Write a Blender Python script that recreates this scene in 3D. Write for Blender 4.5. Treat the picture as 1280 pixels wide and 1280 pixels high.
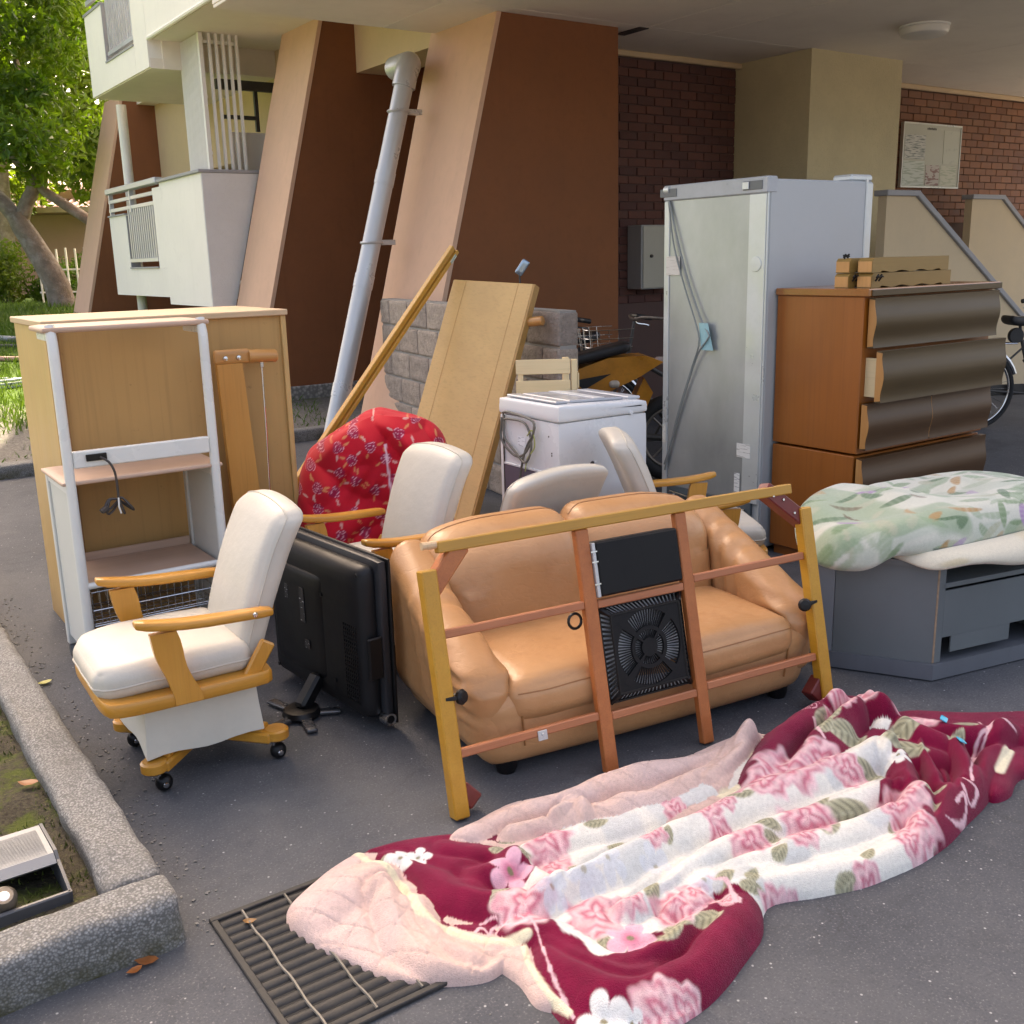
import bpy, math, random
import numpy as np
from mathutils import Matrix, Vector
R = math.radians
rnd = random.Random(7)
scene = bpy.context.scene
for o in list(bpy.data.objects): bpy.data.objects.remove(o)
COL = scene.collection

# ------------------------------------------------------------------ camera
# world: x runs into the building, y runs along its facade, away from the camera
CAM_H, PITCH, ROLL, HEAD = 1.47, R(13.8), R(1.45), R(34.5)
_h = Vector((math.sin(HEAD), math.cos(HEAD), 0)); _r = Vector((math.cos(HEAD), -math.sin(HEAD), 0)); _z = Vector((0, 0, 1))
_f = _h*math.cos(PITCH) - _z*math.sin(PITCH); _u = _h*math.sin(PITCH) + _z*math.cos(PITCH)
_right = _r*math.cos(ROLL) - _u*math.sin(ROLL); _up = _u*math.cos(ROLL) + _r*math.sin(ROLL)
cam = bpy.data.objects.new('camera', bpy.data.cameras.new('camera')); COL.objects.link(cam)
cam.matrix_world = Matrix(((_right.x, _up.x, -_f.x, 0), (_right.y, _up.y, -_f.y, 0), (_right.z, _up.z, -_f.z, CAM_H), (0, 0, 0, 1)))
cam.data.sensor_width = 36; cam.data.lens = 36*1290/1280; cam.data.clip_start = .05; cam.data.clip_end = 500
scene.camera = cam

# ------------------------------------------------------------------ light
SUN_AZ, SUN_EL = R(24), R(50)          # azimuth from +y towards +x: the sun stands behind the block
world = bpy.data.worlds.new('World'); scene.world = world; world.use_nodes = True
wn = world.node_tree; sky = wn.nodes.new('ShaderNodeTexSky'); sky.sky_type = 'NISHITA'; sky.sun_disc = False
sky.sun_elevation = SUN_EL; sky.sun_rotation = SUN_AZ; sky.dust_density = 6; sky.air_density = .7; sky.ozone_density = .6
wn.links.new(sky.outputs[0], wn.nodes['Background'].inputs[0]); wn.nodes['Background'].inputs[1].default_value = 0.15
sl = bpy.data.lights.new('sun', 'SUN'); sl.energy = 4.2; sl.angle = R(.6); sl.color = (1, .95, .86)
sun = bpy.data.objects.new('sun', sl); COL.objects.link(sun)
_sd = Vector((math.sin(SUN_AZ)*math.cos(SUN_EL), math.cos(SUN_AZ)*math.cos(SUN_EL), math.sin(SUN_EL)))
sun.rotation_euler = _sd.to_track_quat('Z', 'Y').to_euler(); sun.location = (0, 0, 30)
vs = scene.view_settings; vs.view_transform = 'Standard'; vs.look = 'None'; vs.gamma = 1; vs.exposure = 2.25
vs.use_white_balance = True; vs.white_balance_temperature = 8300; vs.white_balance_tint = 13

# ------------------------------------------------------------------ materials
def lin(c):
    c = c/255.; return c/12.92 if c <= .04045 else ((c+.055)/1.055)**2.4
def S(r, g, b): return (lin(r), lin(g), lin(b))
def _mix(nt, a, b, fac, mode='MIX'):
    m = nt.nodes.new('ShaderNodeMix'); m.data_type = 'RGBA'; m.blend_type = mode; m.clamp_result = False
    for sock, v in ((6, a), (7, b), (0, fac)):
        if hasattr(v, 'is_linked') or hasattr(v, 'node'): nt.links.new(v, m.inputs[sock])
        elif sock: m.inputs[sock].default_value = (*v[:3], 1)
        else: m.inputs[0].default_value = v
    return m.outputs[2]
def _noise(nt, vec, scale, detail=4, rough=.6):
    n = nt.nodes.new('ShaderNodeTexNoise'); n.inputs['Scale'].default_value = scale; n.inputs['Detail'].default_value = detail; n.inputs['Roughness'].default_value = rough
    nt.links.new(vec, n.inputs['Vector']); return n.outputs['Fac']
def _ramp(nt, fac, lo, hi, a=0., b=1.):
    n = nt.nodes.new('ShaderNodeMapRange'); n.inputs[1].default_value = lo; n.inputs[2].default_value = hi; n.inputs[3].default_value = a; n.inputs[4].default_value = b
    nt.links.new(fac, n.inputs[0]); return n.outputs[0]
def _vec(nt, stretch=(1, 1, 1), kind='Object'):
    tc = nt.nodes.new('ShaderNodeTexCoord'); mp = nt.nodes.new('ShaderNodeMapping'); mp.inputs['Scale'].default_value = stretch
    nt.links.new(tc.outputs[kind], mp.inputs[0])
    oi = nt.nodes.new('ShaderNodeObjectInfo'); ad = nt.nodes.new('ShaderNodeVectorMath'); ad.operation = 'ADD'
    ml = nt.nodes.new('ShaderNodeMath'); ml.operation = 'MULTIPLY'; ml.inputs[1].default_value = 37.
    nt.links.new(oi.outputs['Random'], ml.inputs[0]); nt.links.new(mp.outputs[0], ad.inputs[0]); nt.links.new(ml.outputs[0], ad.inputs[1])
    return ad.outputs[0]
def _bump(nt, bsdf, h, strength, dist):
    b = nt.nodes.new('ShaderNodeBump'); b.inputs['Strength'].default_value = strength; b.inputs['Distance'].default_value = dist
    nt.links.new(h, b.inputs['Height']); nt.links.new(b.outputs[0], bsdf.inputs['Normal'])
def base_mat(name, rough=.5, metal=0., spec=.5):
    m = bpy.data.materials.new(name); m.use_nodes = True; nt = m.node_tree; b = nt.nodes['Principled BSDF']
    b.inputs['Roughness'].default_value = rough; b.inputs['Metallic'].default_value = metal; b.inputs['Specular IOR Level'].default_value = spec
    return m, nt, b
def pmat(name, col, rough=.5, var=.12, vs=6., bump=.0, bs=60., bd=.002, metal=0., spec=.5, stretch=(1, 1, 1), spots=None, coat=0., rvar=.15, streak=None):
    """plain surface: two scales of colour wander, roughness wander, fine relief, optional stains"""
    m, nt, b = base_mat(name, rough, metal, spec); v = _vec(nt, stretch)
    n1 = _noise(nt, v, vs, 5); n2 = _noise(nt, v, vs*9, 3)
    c = _mix(nt, [x*(1-var) for x in col], [x*(1+var) for x in col], _ramp(nt, n1, .3, .7))
    c = _mix(nt, c, [x*(1-var*1.3) for x in col], _ramp(nt, n2, .5, .8, 0, .6))
    if spots:
        sc, sscale, lo, hi, amt = spots
        c = _mix(nt, c, sc, _ramp(nt, _noise(nt, v, sscale, 6, .65), lo, hi, 0, amt))
    if streak:
        sv = _noise(nt, _vec(nt, (1, 1, .05)), 9, 5, .7); c = _mix(nt, c, streak, _ramp(nt, sv, .55, .8, 0, .32)); c = _mix(nt, c, [min(.9, x*1.25) for x in col], _ramp(nt, _noise(nt, _vec(nt, (1, 1, .08)), 4, 4, .7), .6, .8, 0, .15))
    nt.links.new(c, b.inputs['Base Color'])
    if rvar: nt.links.new(_ramp(nt, n1, .25, .75, max(.02, rough-rvar), min(1, rough+rvar)), b.inputs['Roughness'])
    if bump: _bump(nt, b, _noise(nt, v, bs, 4), bump, bd)
    b.inputs['Coat Weight'].default_value = coat; b.inputs['Coat Roughness'].default_value = .15
    return m
def wood(name, c1, c2, axis=2, rough=.4, scale=14., coat=0., contrast=1., bump=.06, var=.1, dark=None):
    m, nt, b = base_mat(name, rough)
    st = [1., 1., 1.]; st[axis] = .07; v = _vec(nt, st)
    g = _noise(nt, v, scale, 6, .7); st2 = [1., 1., 1.]; st2[axis] = .025; v2 = _vec(nt, st2); f = _noise(nt, v2, scale*12, 3, .6)
    c = _mix(nt, c1, c2, _ramp(nt, g, .5-.22/contrast, .5+.22/contrast))
    c = _mix(nt, c, [x*.72 for x in c1], _ramp(nt, f, .5, .75, 0, .45))
    big = _noise(nt, _vec(nt), 2.3, 3); c = _mix(nt, c, [x*(1-2.2*var) for x in c1], _ramp(nt, big, .45, .8, 0, .6))
    if dark: c = _mix(nt, c, dark, _ramp(nt, _noise(nt, _vec(nt), 22, 4, .7), .66, .78, 0, .6))
    nt.links.new(c, b.inputs['Base Color']); nt.links.new(_ramp(nt, g, .2, .8, rough-.08, rough+.12), b.inputs['Roughness'])
    if bump: _bump(nt, b, f, bump, .001)
    b.inputs['Coat Weight'].default_value = coat; b.inputs['Coat Roughness'].default_value = .2
    return m
def vmat(name, rough=.9, sheen=.0, bump=.3, bs=350., bd=.002, var=.12, spec=.2, sss=0.):
    """cloth printed with a pattern stored on its points"""
    m, nt, b = base_mat(name, rough, 0, spec); v = _vec(nt)
    a = nt.nodes.new('ShaderNodeVertexColor'); a.layer_name = 'Col'
    k = _mix(nt, (1-var,)*3, (1+var,)*3, _noise(nt, v, bs*.3, 3)); c = _mix(nt, a.outputs[0], k, 1., 'MULTIPLY')
    nt.links.new(c, b.inputs['Base Color']); b.inputs['Sheen Weight'].default_value = sheen; b.inputs['Sheen Roughness'].default_value = .4
    if bump: _bump(nt, b, _noise(nt, v, bs, 3), bump, bd)
    return m

# ------------------------------------------------------------------ mesh kit
class MB:
    def __init__(s): s.v = []; s.f = []
    def add(s, vs_, fs): n = len(s.v); s.v += [tuple(map(float, p)) for p in vs_]; s.f += [tuple(i+n for i in f) for f in fs]; return s
    def box(s, a, b, ch=0.):
        """axis box from corner a to corner b, edges cut by ch"""
        (x0, y0, z0), (x1, y1, z1) = [min(p, q) for p, q in zip(a, b)], [max(p, q) for p, q in zip(a, b)]
        if not ch:
            return s.add([(x0, y0, z0), (x1, y0, z0), (x1, y1, z0), (x0, y1, z0), (x0, y0, z1), (x1, y0, z1), (x1, y1, z1), (x0, y1, z1)],
                         [(3, 2, 1, 0), (4, 5, 6, 7), (0, 1, 5, 4), (1, 2, 6, 5), (2, 3, 7, 6), (3, 0, 4, 7)])
        ch = min(ch, (x1-x0)*.45, (y1-y0)*.45, (z1-z0)*.45)
        V = []; idx = {}
        for ix in (0, 1):
            for iy in (0, 1):
                for iz in (0, 1):
                    p = [(x0, x1)[ix], (y0, y1)[iy], (z0, z1)[iz]]; sg = [1-2*ix, 1-2*iy, 1-2*iz]
                    for k in range(3):
                        q = [p[j]+(0 if j == k else sg[j]*ch) for j in range(3)]; idx[(ix, iy, iz, k)] = len(V); V.append(q)
        F = []
        for k in range(3):
            o = [j for j in range(3) if j != k]
            for side in (0, 1):
                ring = []
                for a2, b2 in ((0, 0), (1, 0), (1, 1), (0, 1)):
                    c = [0, 0, 0]; c[k] = side; c[o[0]] = a2; c[o[1]] = b2; ring.append(idx[(*c, k)])
                F.append(tuple(ring) if (side == 1) == (k != 1) else tuple(ring[::-1]))
        for k in range(3):           # edges running along axis k
            o = [j for j in range(3) if j != k]
            for a2 in (0, 1):
                for b2 in (0, 1):
                    c0 = [0, 0, 0]; c0[o[0]] = a2; c0[o[1]] = b2; c1 = list(c0); c1[k] = 1
                    q = (idx[(*c0, o[0])], idx[(*c1, o[0])], idx[(*c1, o[1])], idx[(*c0, o[1])])
                    F.append(q)
        for ix in (0, 1):
            for iy in (0, 1):
                for iz in (0, 1): F.append((idx[(ix, iy, iz, 0)], idx[(ix, iy, iz, 1)], idx[(ix, iy, iz, 2)]))
        s.fix = True
        return s.add(V, F)
    def bar(s, p, q, w, h, up=(0, 0, 1), ch=0.):
        """rectangular bar from p to q: w across, h along up"""
        p = Vector(p); q = Vector(q); d = (q-p); L = d.length; d.normalize(); sd = d.cross(Vector(up)); sd.normalize(); u = sd.cross(d)
        t = MB(); t.box((0, -w/2, -h/2), (L, w/2, h/2), ch)
        return s.add([p+d*x-sd*y+u*z for x, y, z in t.v], t.f)
    def tube(s, pts, r, n=8, caps=True, closed=False):
        pts = [Vector(p) for p in pts]; m = len(pts); rr = r if hasattr(r, '__len__') else [r]*m
        T = []
        for i in range(m):
            a = pts[(i-1) % m] if (closed or i > 0) else pts[i]; b = pts[(i+1) % m] if (closed or i < m-1) else pts[i]
            T.append((b-a).normalized())
        ref = Vector((0, 0, 1)) if abs(T[0].z) < .9 else Vector((1, 0, 0)); N = T[0].cross(ref).normalized(); V = []
        for i in range(m):
            N = (N - T[i]*N.dot(T[i])).normalized(); B = T[i].cross(N)
            for k in range(n):
                a = 2*math.pi*k/n; V.append(pts[i]+(N*math.cos(a)+B*math.sin(a))*rr[i])
        F = [(i*n+k, i*n+(k+1) % n, ((i+1) % m)*n+(k+1) % n, ((i+1) % m)*n+k) for i in range(m if closed else m-1) for k in range(n)]
        if caps and not closed: F += [tuple(range(n))[::-1], tuple(range((m-1)*n, m*n))]
        return s.add(V, F)
    def lathe(s, prof, n=16, o=(0, 0, 0), axis=(0, 0, 1)):
        ax = Vector(axis).normalized(); e = ax.orthogonal().normalized(); g = ax.cross(e); o = Vector(o); V = []
        for r, z in prof:
            for k in range(n): a = 2*math.pi*k/n; V.append(o+ax*z+(e*math.cos(a)+g*math.sin(a))*r)
        m = len(prof); F = [(i*n+k, i*n+(k+1) % n, (i+1)*n+(k+1) % n, (i+1)*n+k) for i in range(m-1) for k in range(n)]
        F += [tuple(range(n))[::-1], tuple(range((m-1)*n, m*n))]
        return s.add(V, F)
    def prism(s, poly, o, ex, ey, en, t):
        """polygon (2d) in the plane o,ex,ey pushed t along en"""
        o, ex, ey, en = Vector(o), Vector(ex), Vector(ey), Vector(en); n = len(poly)
        A = [o+ex*a+ey*b for a, b in poly]; B = [p+en*t for p in A]
        return s.add(A+B, [tuple(range(n))[::-1], tuple(range(n, 2*n))]+[(i, (i+1) % n, n+(i+1) % n, n+i) for i in range(n)])
    def grid(s, P):
        """P: array [i][j] of points -> sheet"""
        a, b = len(P), len(P[0]); V = [p for row in P for p in row]
        return s.add(V, [(i*b+j, i*b+j+1, (i+1)*b+j+1, (i+1)*b+j) for i in range(a-1) for j in range(b-1)])
    def soft(s, size, r, n=10, fn=None, o=(0, 0, 0)):
        """rounded box, evenly gridded; fn(point array in box units -1..1, pos) may push it about"""
        hs = np.array(size, float)/2; t = np.linspace(-1, 1, n+1); t = np.sign(t)*(1-(1-np.abs(t))**1.35)
        verts = {}; V = []; F = []
        def vid(p):
            k = tuple(np.round(p, 6))
            if k not in verts: verts[k] = len(V); V.append(p)
            return verts[k]
        for ax in range(3):
            for sg in (-1, 1):
                o1, o2 = (ax+1) % 3, (ax+2) % 3; ids = np.zeros((n+1, n+1), int)
                for i in range(n+1):
                    for j in range(n+1):
                        p = np.zeros(3); p[ax] = sg; p[o1] = t[i]; p[o2] = t[j]; ids[i, j] = vid(p)
                for i in range(n):
                    for j in range(n):
                        q = (ids[i, j], ids[i+1, j], ids[i+1, j+1], ids[i, j+1]); F.append(q if sg > 0 else q[::-1])
        U = np.array(V); P = U*hs; rr = np.minimum(r, hs*.999); inn = np.clip(P, -(hs-rr), hs-rr); d = P-inn
        L = np.linalg.norm(d/rr, axis=1, keepdims=True); Q = inn+np.where(L > 0, d/np.maximum(L, 1e-9), 0)
        if fn is not None: Q = fn(U, Q)
        return s.add(Q+np.array(o), F)
    def xf(s, M): s.v = [tuple(M @ Vector(p)) for p in s.v]; return s

def soft_pts(size, r, fn, o, Us):
    """points on the skin of a soft() box, for seams and piping"""
    hs = np.array(size, float)/2; U = np.array(Us, float); P = U*hs; rr = np.minimum(r, hs*.999); inn = np.clip(P, -(hs-rr), hs-rr); d = P-inn
    L = np.linalg.norm(d/rr, axis=1, keepdims=True); Q = inn+np.where(L > 0, d/np.maximum(L, 1e-9), 0)
    return (fn(U, Q) if fn else Q)+np.array(o)
def build(name, mb, mat, parent=None, loc=None, rot=None, smooth=40, col=None, fixn=False):
    me = bpy.data.meshes.new(name); me.from_pydata(mb.v, [], mb.f); me.validate()
    if getattr(mb, 'fix', False) or fixn:
        import bmesh
        bm = bmesh.new(); bm.from_mesh(me); bmesh.ops.recalc_face_normals(bm, faces=bm.faces); bm.to_mesh(me); bm.free()
    if smooth:
        me.polygons.foreach_set('use_smooth', [True]*len(me.polygons))
        if smooth < 180: me.set_sharp_from_angle(angle=R(smooth))
    if col is not None:
        ca = me.color_attributes.new('Col', 'FLOAT_COLOR', 'POINT'); c4 = np.ones((len(me.vertices), 4), np.float32); c4[:, :3] = col; ca.data.foreach_set('color', c4.ravel())
    me.update(); o = bpy.data.objects.new(name, me); COL.objects.link(o)
    if mat: me.materials.append(mat)
    if parent: o.parent = parent
    if loc: o.location = loc
    if rot: o.rotation_euler = rot
    return o
def tag(o, label=None, cat=None, group=None, kind=None):
    for k, v in (('label', label), ('category', cat), ('group', group), ('kind', kind)):
        if v: o[k] = v
    return o
def thing(name, label, cat, loc=(0, 0, 0), rz=0., group=None):
    o = bpy.data.objects.new(name, None); o.empty_display_size = .1; COL.objects.link(o); o.location = loc; o.rotation_euler = (0, 0, rz)
    return tag(o, label, cat, group)
def copy_tree(o, parent=None):
    c = o.copy(); COL.objects.link(c); c.parent = parent
    for ch in list(o.children): copy_tree(ch, c)
    return c
def BX(a, b, ch=0.): return MB().box(a, b, ch)
def smooth01(x): x = np.clip(x, 0, 1); return x*x*(3-2*x)
def curve(pts, n):
    """smooth curve (Catmull-Rom by chord length) through pts, n samples"""
    P = np.array(pts, float); P = np.vstack([2*P[0]-P[1], P, 2*P[-1]-P[-2]])
    seg = np.linalg.norm(np.diff(P[1:-1], axis=0), axis=1); cum = np.concatenate([[0], np.cumsum(seg)]); t = np.linspace(0, cum[-1], n); out = []
    for x in t:
        i = min(int(np.searchsorted(cum, x, side='right'))-1, len(seg)-1); u = (x-cum[i])/max(seg[i], 1e-9)
        a, b, c, d = P[i], P[i+1], P[i+2], P[i+3]
        out.append(.5*((2*b)+(-a+c)*u+(2*a-5*b+4*c-d)*u*u+(-a+3*b-3*c+d)*u**3))
    return np.array(out)
class VN:
    """value noise on the plane/space for relief and print"""
    def __init__(s, seed): s.g = np.random.RandomState(seed).rand(64, 64, 8)
    def __call__(s, x, y, z=0.):
        x, y = np.asarray(x, float), np.asarray(y, float); z = np.asarray(z, float)+0*x
        xi, yi, zi = np.floor(x).astype(int), np.floor(y).astype(int), np.floor(z).astype(int); fx, fy, fz = x-xi, y-yi, z-zi
        fx, fy, fz = fx*fx*(3-2*fx), fy*fy*(3-2*fy), fz*fz*(3-2*fz); g = lambda a, b, c: s.g[a % 64, b % 64, c % 8]
        L = lambda a, b, t: a+(b-a)*t
        return L(L(L(g(xi, yi, zi), g(xi+1, yi, zi), fx), L(g(xi, yi+1, zi), g(xi+1, yi+1, zi), fx), fy),
                 L(L(g(xi, yi, zi+1), g(xi+1, yi, zi+1), fx), L(g(xi, yi+1, zi+1), g(xi+1, yi+1, zi+1), fx), fy), fz)
vn = VN(3); vn2 = VN(11)
# ================================================================== ground
def asphalt_mat():
    m, nt, b = base_mat('asphalt', .85, 0, .3); v = _vec(nt)
    big = _noise(nt, v, .9, 5, .65); fine = _noise(nt, v, 170, 3, .7); mid = _noise(nt, v, 14, 5, .7)
    c = _mix(nt, (.058, .063, .073), (.088, .093, .104), _ramp(nt, big, .35, .65)); c = _mix(nt, c, (.046, .050, .058), _ramp(nt, mid, .52, .7, 0, .55))
    c = _mix(nt, c, (.035, .037, .043), _ramp(nt, fine, .55, .72, 0, .75)); c = _mix(nt, c, (.24, .24, .245), _ramp(nt, fine, .42, .3, 0, .6))
    vo = nt.nodes.new('ShaderNodeTexVoronoi'); vo.inputs['Scale'].default_value = 26; nt.links.new(v, vo.inputs['Vector'])
    c = _mix(nt, c, (.5, .5, .5), _ramp(nt, vo.outputs['Distance'], .09, .05, 0, .75))
    st = _noise(nt, v, 2.6, 6, .7); c = _mix(nt, c, (.055, .055, .06), _ramp(nt, st, .6, .75, 0, .6))
    ck = nt.nodes.new('ShaderNodeTexVoronoi'); ck.feature = 'DISTANCE_TO_EDGE'; ck.inputs['Scale'].default_value = .55; wv = nt.nodes.new('ShaderNodeVectorMath'); wv.operation = 'ADD'; nz = nt.nodes.new('ShaderNodeTexNoise'); nz.inputs['Scale'].default_value = 2.5; nz.inputs['Detail'].default_value = 6; nt.links.new(v, nz.inputs['Vector']); nt.links.new(v, wv.inputs[0]); nt.links.new(nz.outputs['Color'], wv.inputs[1]); nt.links.new(wv.outputs[0], ck.inputs['Vector'])
    c = _mix(nt, c, (.035, .036, .038), _ramp(nt, ck.outputs['Distance'], .004, .0015, 0, .28))
    oil = _noise(nt, v, 1.3, 4, .5); c = _mix(nt, c, (.042, .043, .047), _ramp(nt, oil, .58, .68, 0, .6)); c = _mix(nt, c, (.15, .152, .155), _ramp(nt, _noise(nt, v, 3.5, 6, .75), .6, .72, 0, .5))
    dust = _noise(nt, v, .55, 6, .7); c = _mix(nt, c, (.15, .152, .152), _ramp(nt, dust, .5, .72, 0, .45))
    nt.links.new(c, b.inputs['Base Color']); _bump(nt, b, fine, .55, .004); return m
def concrete_mat(name, dark, light, peb=90, moss=0.):
    m, nt, b = base_mat(name, .9, 0, .25); v = _vec(nt)
    vo = nt.nodes.new('ShaderNodeTexVoronoi'); vo.inputs['Scale'].default_value = peb; nt.links.new(v, vo.inputs['Vector'])
    c = _mix(nt, dark, light, _ramp(nt, vo.outputs['Color'], .3, .9)); c = _mix(nt, c, [x*.45 for x in dark], _ramp(nt, vo.outputs['Distance'], .3, .65, 0, .8))
    c = _mix(nt, c, [x*.6 for x in dark], _ramp(nt, _noise(nt, v, 5, 6, .7), .5, .72, 0, .7))
    if moss:
        g = nt.nodes.new('ShaderNodeNewGeometry'); sp = nt.nodes.new('ShaderNodeSeparateXYZ'); nt.links.new(g.outputs['Position'], sp.inputs[0])
        lo = _ramp(nt, sp.outputs['Z'], .0, .09, 1, 0); mm = nt.nodes.new('ShaderNodeMath'); mm.operation = 'MULTIPLY'; nt.links.new(lo, mm.inputs[0]); nt.links.new(_ramp(nt, _noise(nt, v, 11, 5, .7), .35, .6), mm.inputs[1])
        c = _mix(nt, c, (.06, .055, .02), mm.outputs[0])
    nt.links.new(c, b.inputs['Base Color']); mx = _mix(nt, vo.outputs['Color'], (.5,)*3, .3); _bump(nt, b, vo.outputs['Distance'], .5, .004); return m
def soil_mat():
    m, nt, b = base_mat('moss_soil', .95, 0, .2); v = _vec(nt); a = _noise(nt, v, 7, 6, .7); f = _noise(nt, v, 90, 4, .7)
    c = _mix(nt, (.035, .03, .022), (.085, .072, .05), _ramp(nt, f, .35, .65)); c = _mix(nt, c, (.075, .095, .018), _ramp(nt, a, .47, .58, 0, .9)); c = _mix(nt, c, (.14, .15, .04), _ramp(nt, _noise(nt, v, 130, 3), .58, .7, 0, .5))
    nt.links.new(c, b.inputs['Base Color']); _bump(nt, b, f, .8, .012); return m
def lawn_mat():
    m, nt, b = base_mat('lawn_soil', .95, 0, .2); v = _vec(nt); tc = nt.nodes.new('ShaderNodeTexCoord'); sp = nt.nodes.new('ShaderNodeSeparateXYZ'); nt.links.new(tc.outputs['Object'], sp.inputs[0])
    f = _noise(nt, v, 40, 5, .7); c = _mix(nt, (.10, .095, .085), (.26, .24, .21), _ramp(nt, f, .3, .7)); g = _mix(nt, (.05, .10, .015), (.10, .17, .03), _ramp(nt, f, .3, .7))
    ed = nt.nodes.new('ShaderNodeMath'); ed.operation = 'ADD'; nt.links.new(sp.outputs['Y'], ed.inputs[0]); nt.links.new(_ramp(nt, _noise(nt, v, 1.6, 5, .7), .3, .7, -1.4, 1.4), ed.inputs[1])
    c = _mix(nt, c, g, _ramp(nt, ed.outputs[0], 9.9, 11.2)); nt.links.new(c, b.inputs['Base Color']); _bump(nt, b, f, .7, .02); return m
M_asph = asphalt_mat(); M_kerb = concrete_mat('kerb_concrete', (.23, .227, .216), (.34, .337, .325), 170, 1.); M_conc = concrete_mat('concrete', (.3, .3, .28), (.42, .41, .38), 30)
M_soil = soil_mat(); M_lawn = lawn_mat()
tag(build('ground', BX((-250, -250, -.5), (250, 250, -.06)), pmat('earth', (.13, .12, .09), .95, .3, .3), smooth=0), kind='structure')
tag(build('asphalt', MB().grid([[(x, y, 0) for y in np.linspace(-40, 8.2, 8)] for x in np.linspace(-40, 40, 8)]), M_asph, smooth=0, fixn=True), kind='structure')
for p in bpy.data.objects['asphalt'].data.polygons:
    if p.normal.z < 0: p.flip()
def lawn_z(x, y): return np.clip((y-9.)/9.*.86, 0, .86)+.03+(vn(x*1.3, y*1.3)-.5)*.05
P = [[(x, y, lawn_z(x, y)) for y in np.concatenate([np.linspace(8.3, 24, 60), np.linspace(25, 120, 20)])] for x in np.concatenate([np.linspace(-60, -3, 12), np.linspace(-2, 12, 40), np.linspace(13, 80, 10)])]
tag(build('lawn', MB().grid(P), M_lawn, smooth=180, fixn=True), kind='structure')
def lump(mb, amp, sc, seed=0.):
    mb.v = [(x+(vn(x*sc+seed, y*sc, z*sc)-.5)*amp, y+(vn2(x*sc, z*sc+seed, y*sc)-.5)*amp, z+(vn(y*sc, x*sc+seed, z*sc)-.5)*amp) for x, y, z in mb.v]; return mb
def slab(a, b, r, n): # long worn block
    a = np.array(a); b = np.array(b); m = MB(); sz = b-a
    k = MB().soft(sz, r, n); return m.add(np.array(k.v)+(a+b)/2, k.f)
kerbs = thing('planter_kerb', 'pebbled concrete kerb with mossy foot round the planting bed beside the swivel chair', 'kerb', (.5, 2.1, 0))
def kerb_block(a, b, n=14):
    o = build('kerb_stone', lump(lump(slab(a, b, .028, n), .010, 26, a[0]*7+a[1]*3), .012, 7, 3.), M_kerb, kerbs, smooth=60); o.location = (-.5, -2.1, 0)
for i in range(2): kerb_block((.392, 2.222+i*2.1, -.05), (.523, 4.316+i*2.1, .118+.004*(i % 2)), 40)
for i in range(2): kerb_block((-.85-i*1.4, 2.085, -.05), (.521-i*1.41, 2.214, .122), 30)
# moss bed behind the kerb
P = [[(x, y, .058+(vn(x*9, y*9)-.5)*.03+(vn2(x*30, y*30)-.5)*.012) for y in np.linspace(2.2, 6.6, 150)] for x in np.linspace(-1.4, .43, 70)]
tag(build('planting_bed', MB().grid(P), M_soil, smooth=180, fixn=True), kind='structure')
mo = MB(); rg = np.random.RandomState(5)
for i in range(5200):
    x, y = rg.uniform(-.25, .42), rg.uniform(2.2, 4.6)
    if vn(x*7+3, y*7) < .45: continue
    a = rg.uniform(0, 6.28); h_ = rg.uniform(.006, .02); w = .003; zb = .055+(vn(x*9, y*9)-.5)*.03
    mo.add([(x-w*math.cos(a), y-w*math.sin(a), zb), (x+w*math.cos(a), y+w*math.sin(a), zb), (x+rg.uniform(-.008, .008), y+rg.uniform(-.008, .008), zb+h_)], [(0, 1, 2)])
tag(build('moss', mo, pmat('moss_green', (.10, .13, .02), .9, .35, 5), smooth=0), 'short yellow green moss growing in the planting bed', 'moss', kind='stuff')
# far kerb along the lawn
fk = thing('lawn_kerb', 'weathered grey kerb stones along the edge of the lawn', 'kerb', (0, 8.2, 0))
for i in range(14):
    o = build('kerb_stone', lump(slab((-4+i*.6, 8.16, -.05), (-4+i*.6+.592, 8.31, .1), .02, 6), .008, 20, i), M_kerb, fk, smooth=60); o.location = (0, -8.2, 0)
# grit swept along the kerb and round the grate
gt_ = MB(); rg = np.random.RandomState(3)
for i in range(420):
    if i % 3: x, y = .56+abs(rg.normal(0, .05)), rg.uniform(2.0, 5.2)
    else: x, y = rg.uniform(.1, 2.9), rg.uniform(1.2, 3.2)
    s_ = rg.uniform(.0015, .0045)*(1 if i % 3 else .8); q = MB().box((-s_, -s_*.7, 0), (s_, s_*.7, s_*1.1)); a = rg.uniform(0, 6.28); q.v = [(x+p[0]*math.cos(a)-p[1]*math.sin(a)*rg.uniform(.6, 1.2), y+p[0]*math.sin(a)+p[1]*math.cos(a), p[2]*rg.uniform(.5, 1)) for p in q.v]; gt_.add(q.v, q.f)
tag(build('grit', gt_, pmat('grit_stone', (.17, .165, .155), .9, .4, 40), smooth=0), 'loose grit scattered over the asphalt along the kerb', 'grit', kind='stuff')
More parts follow.
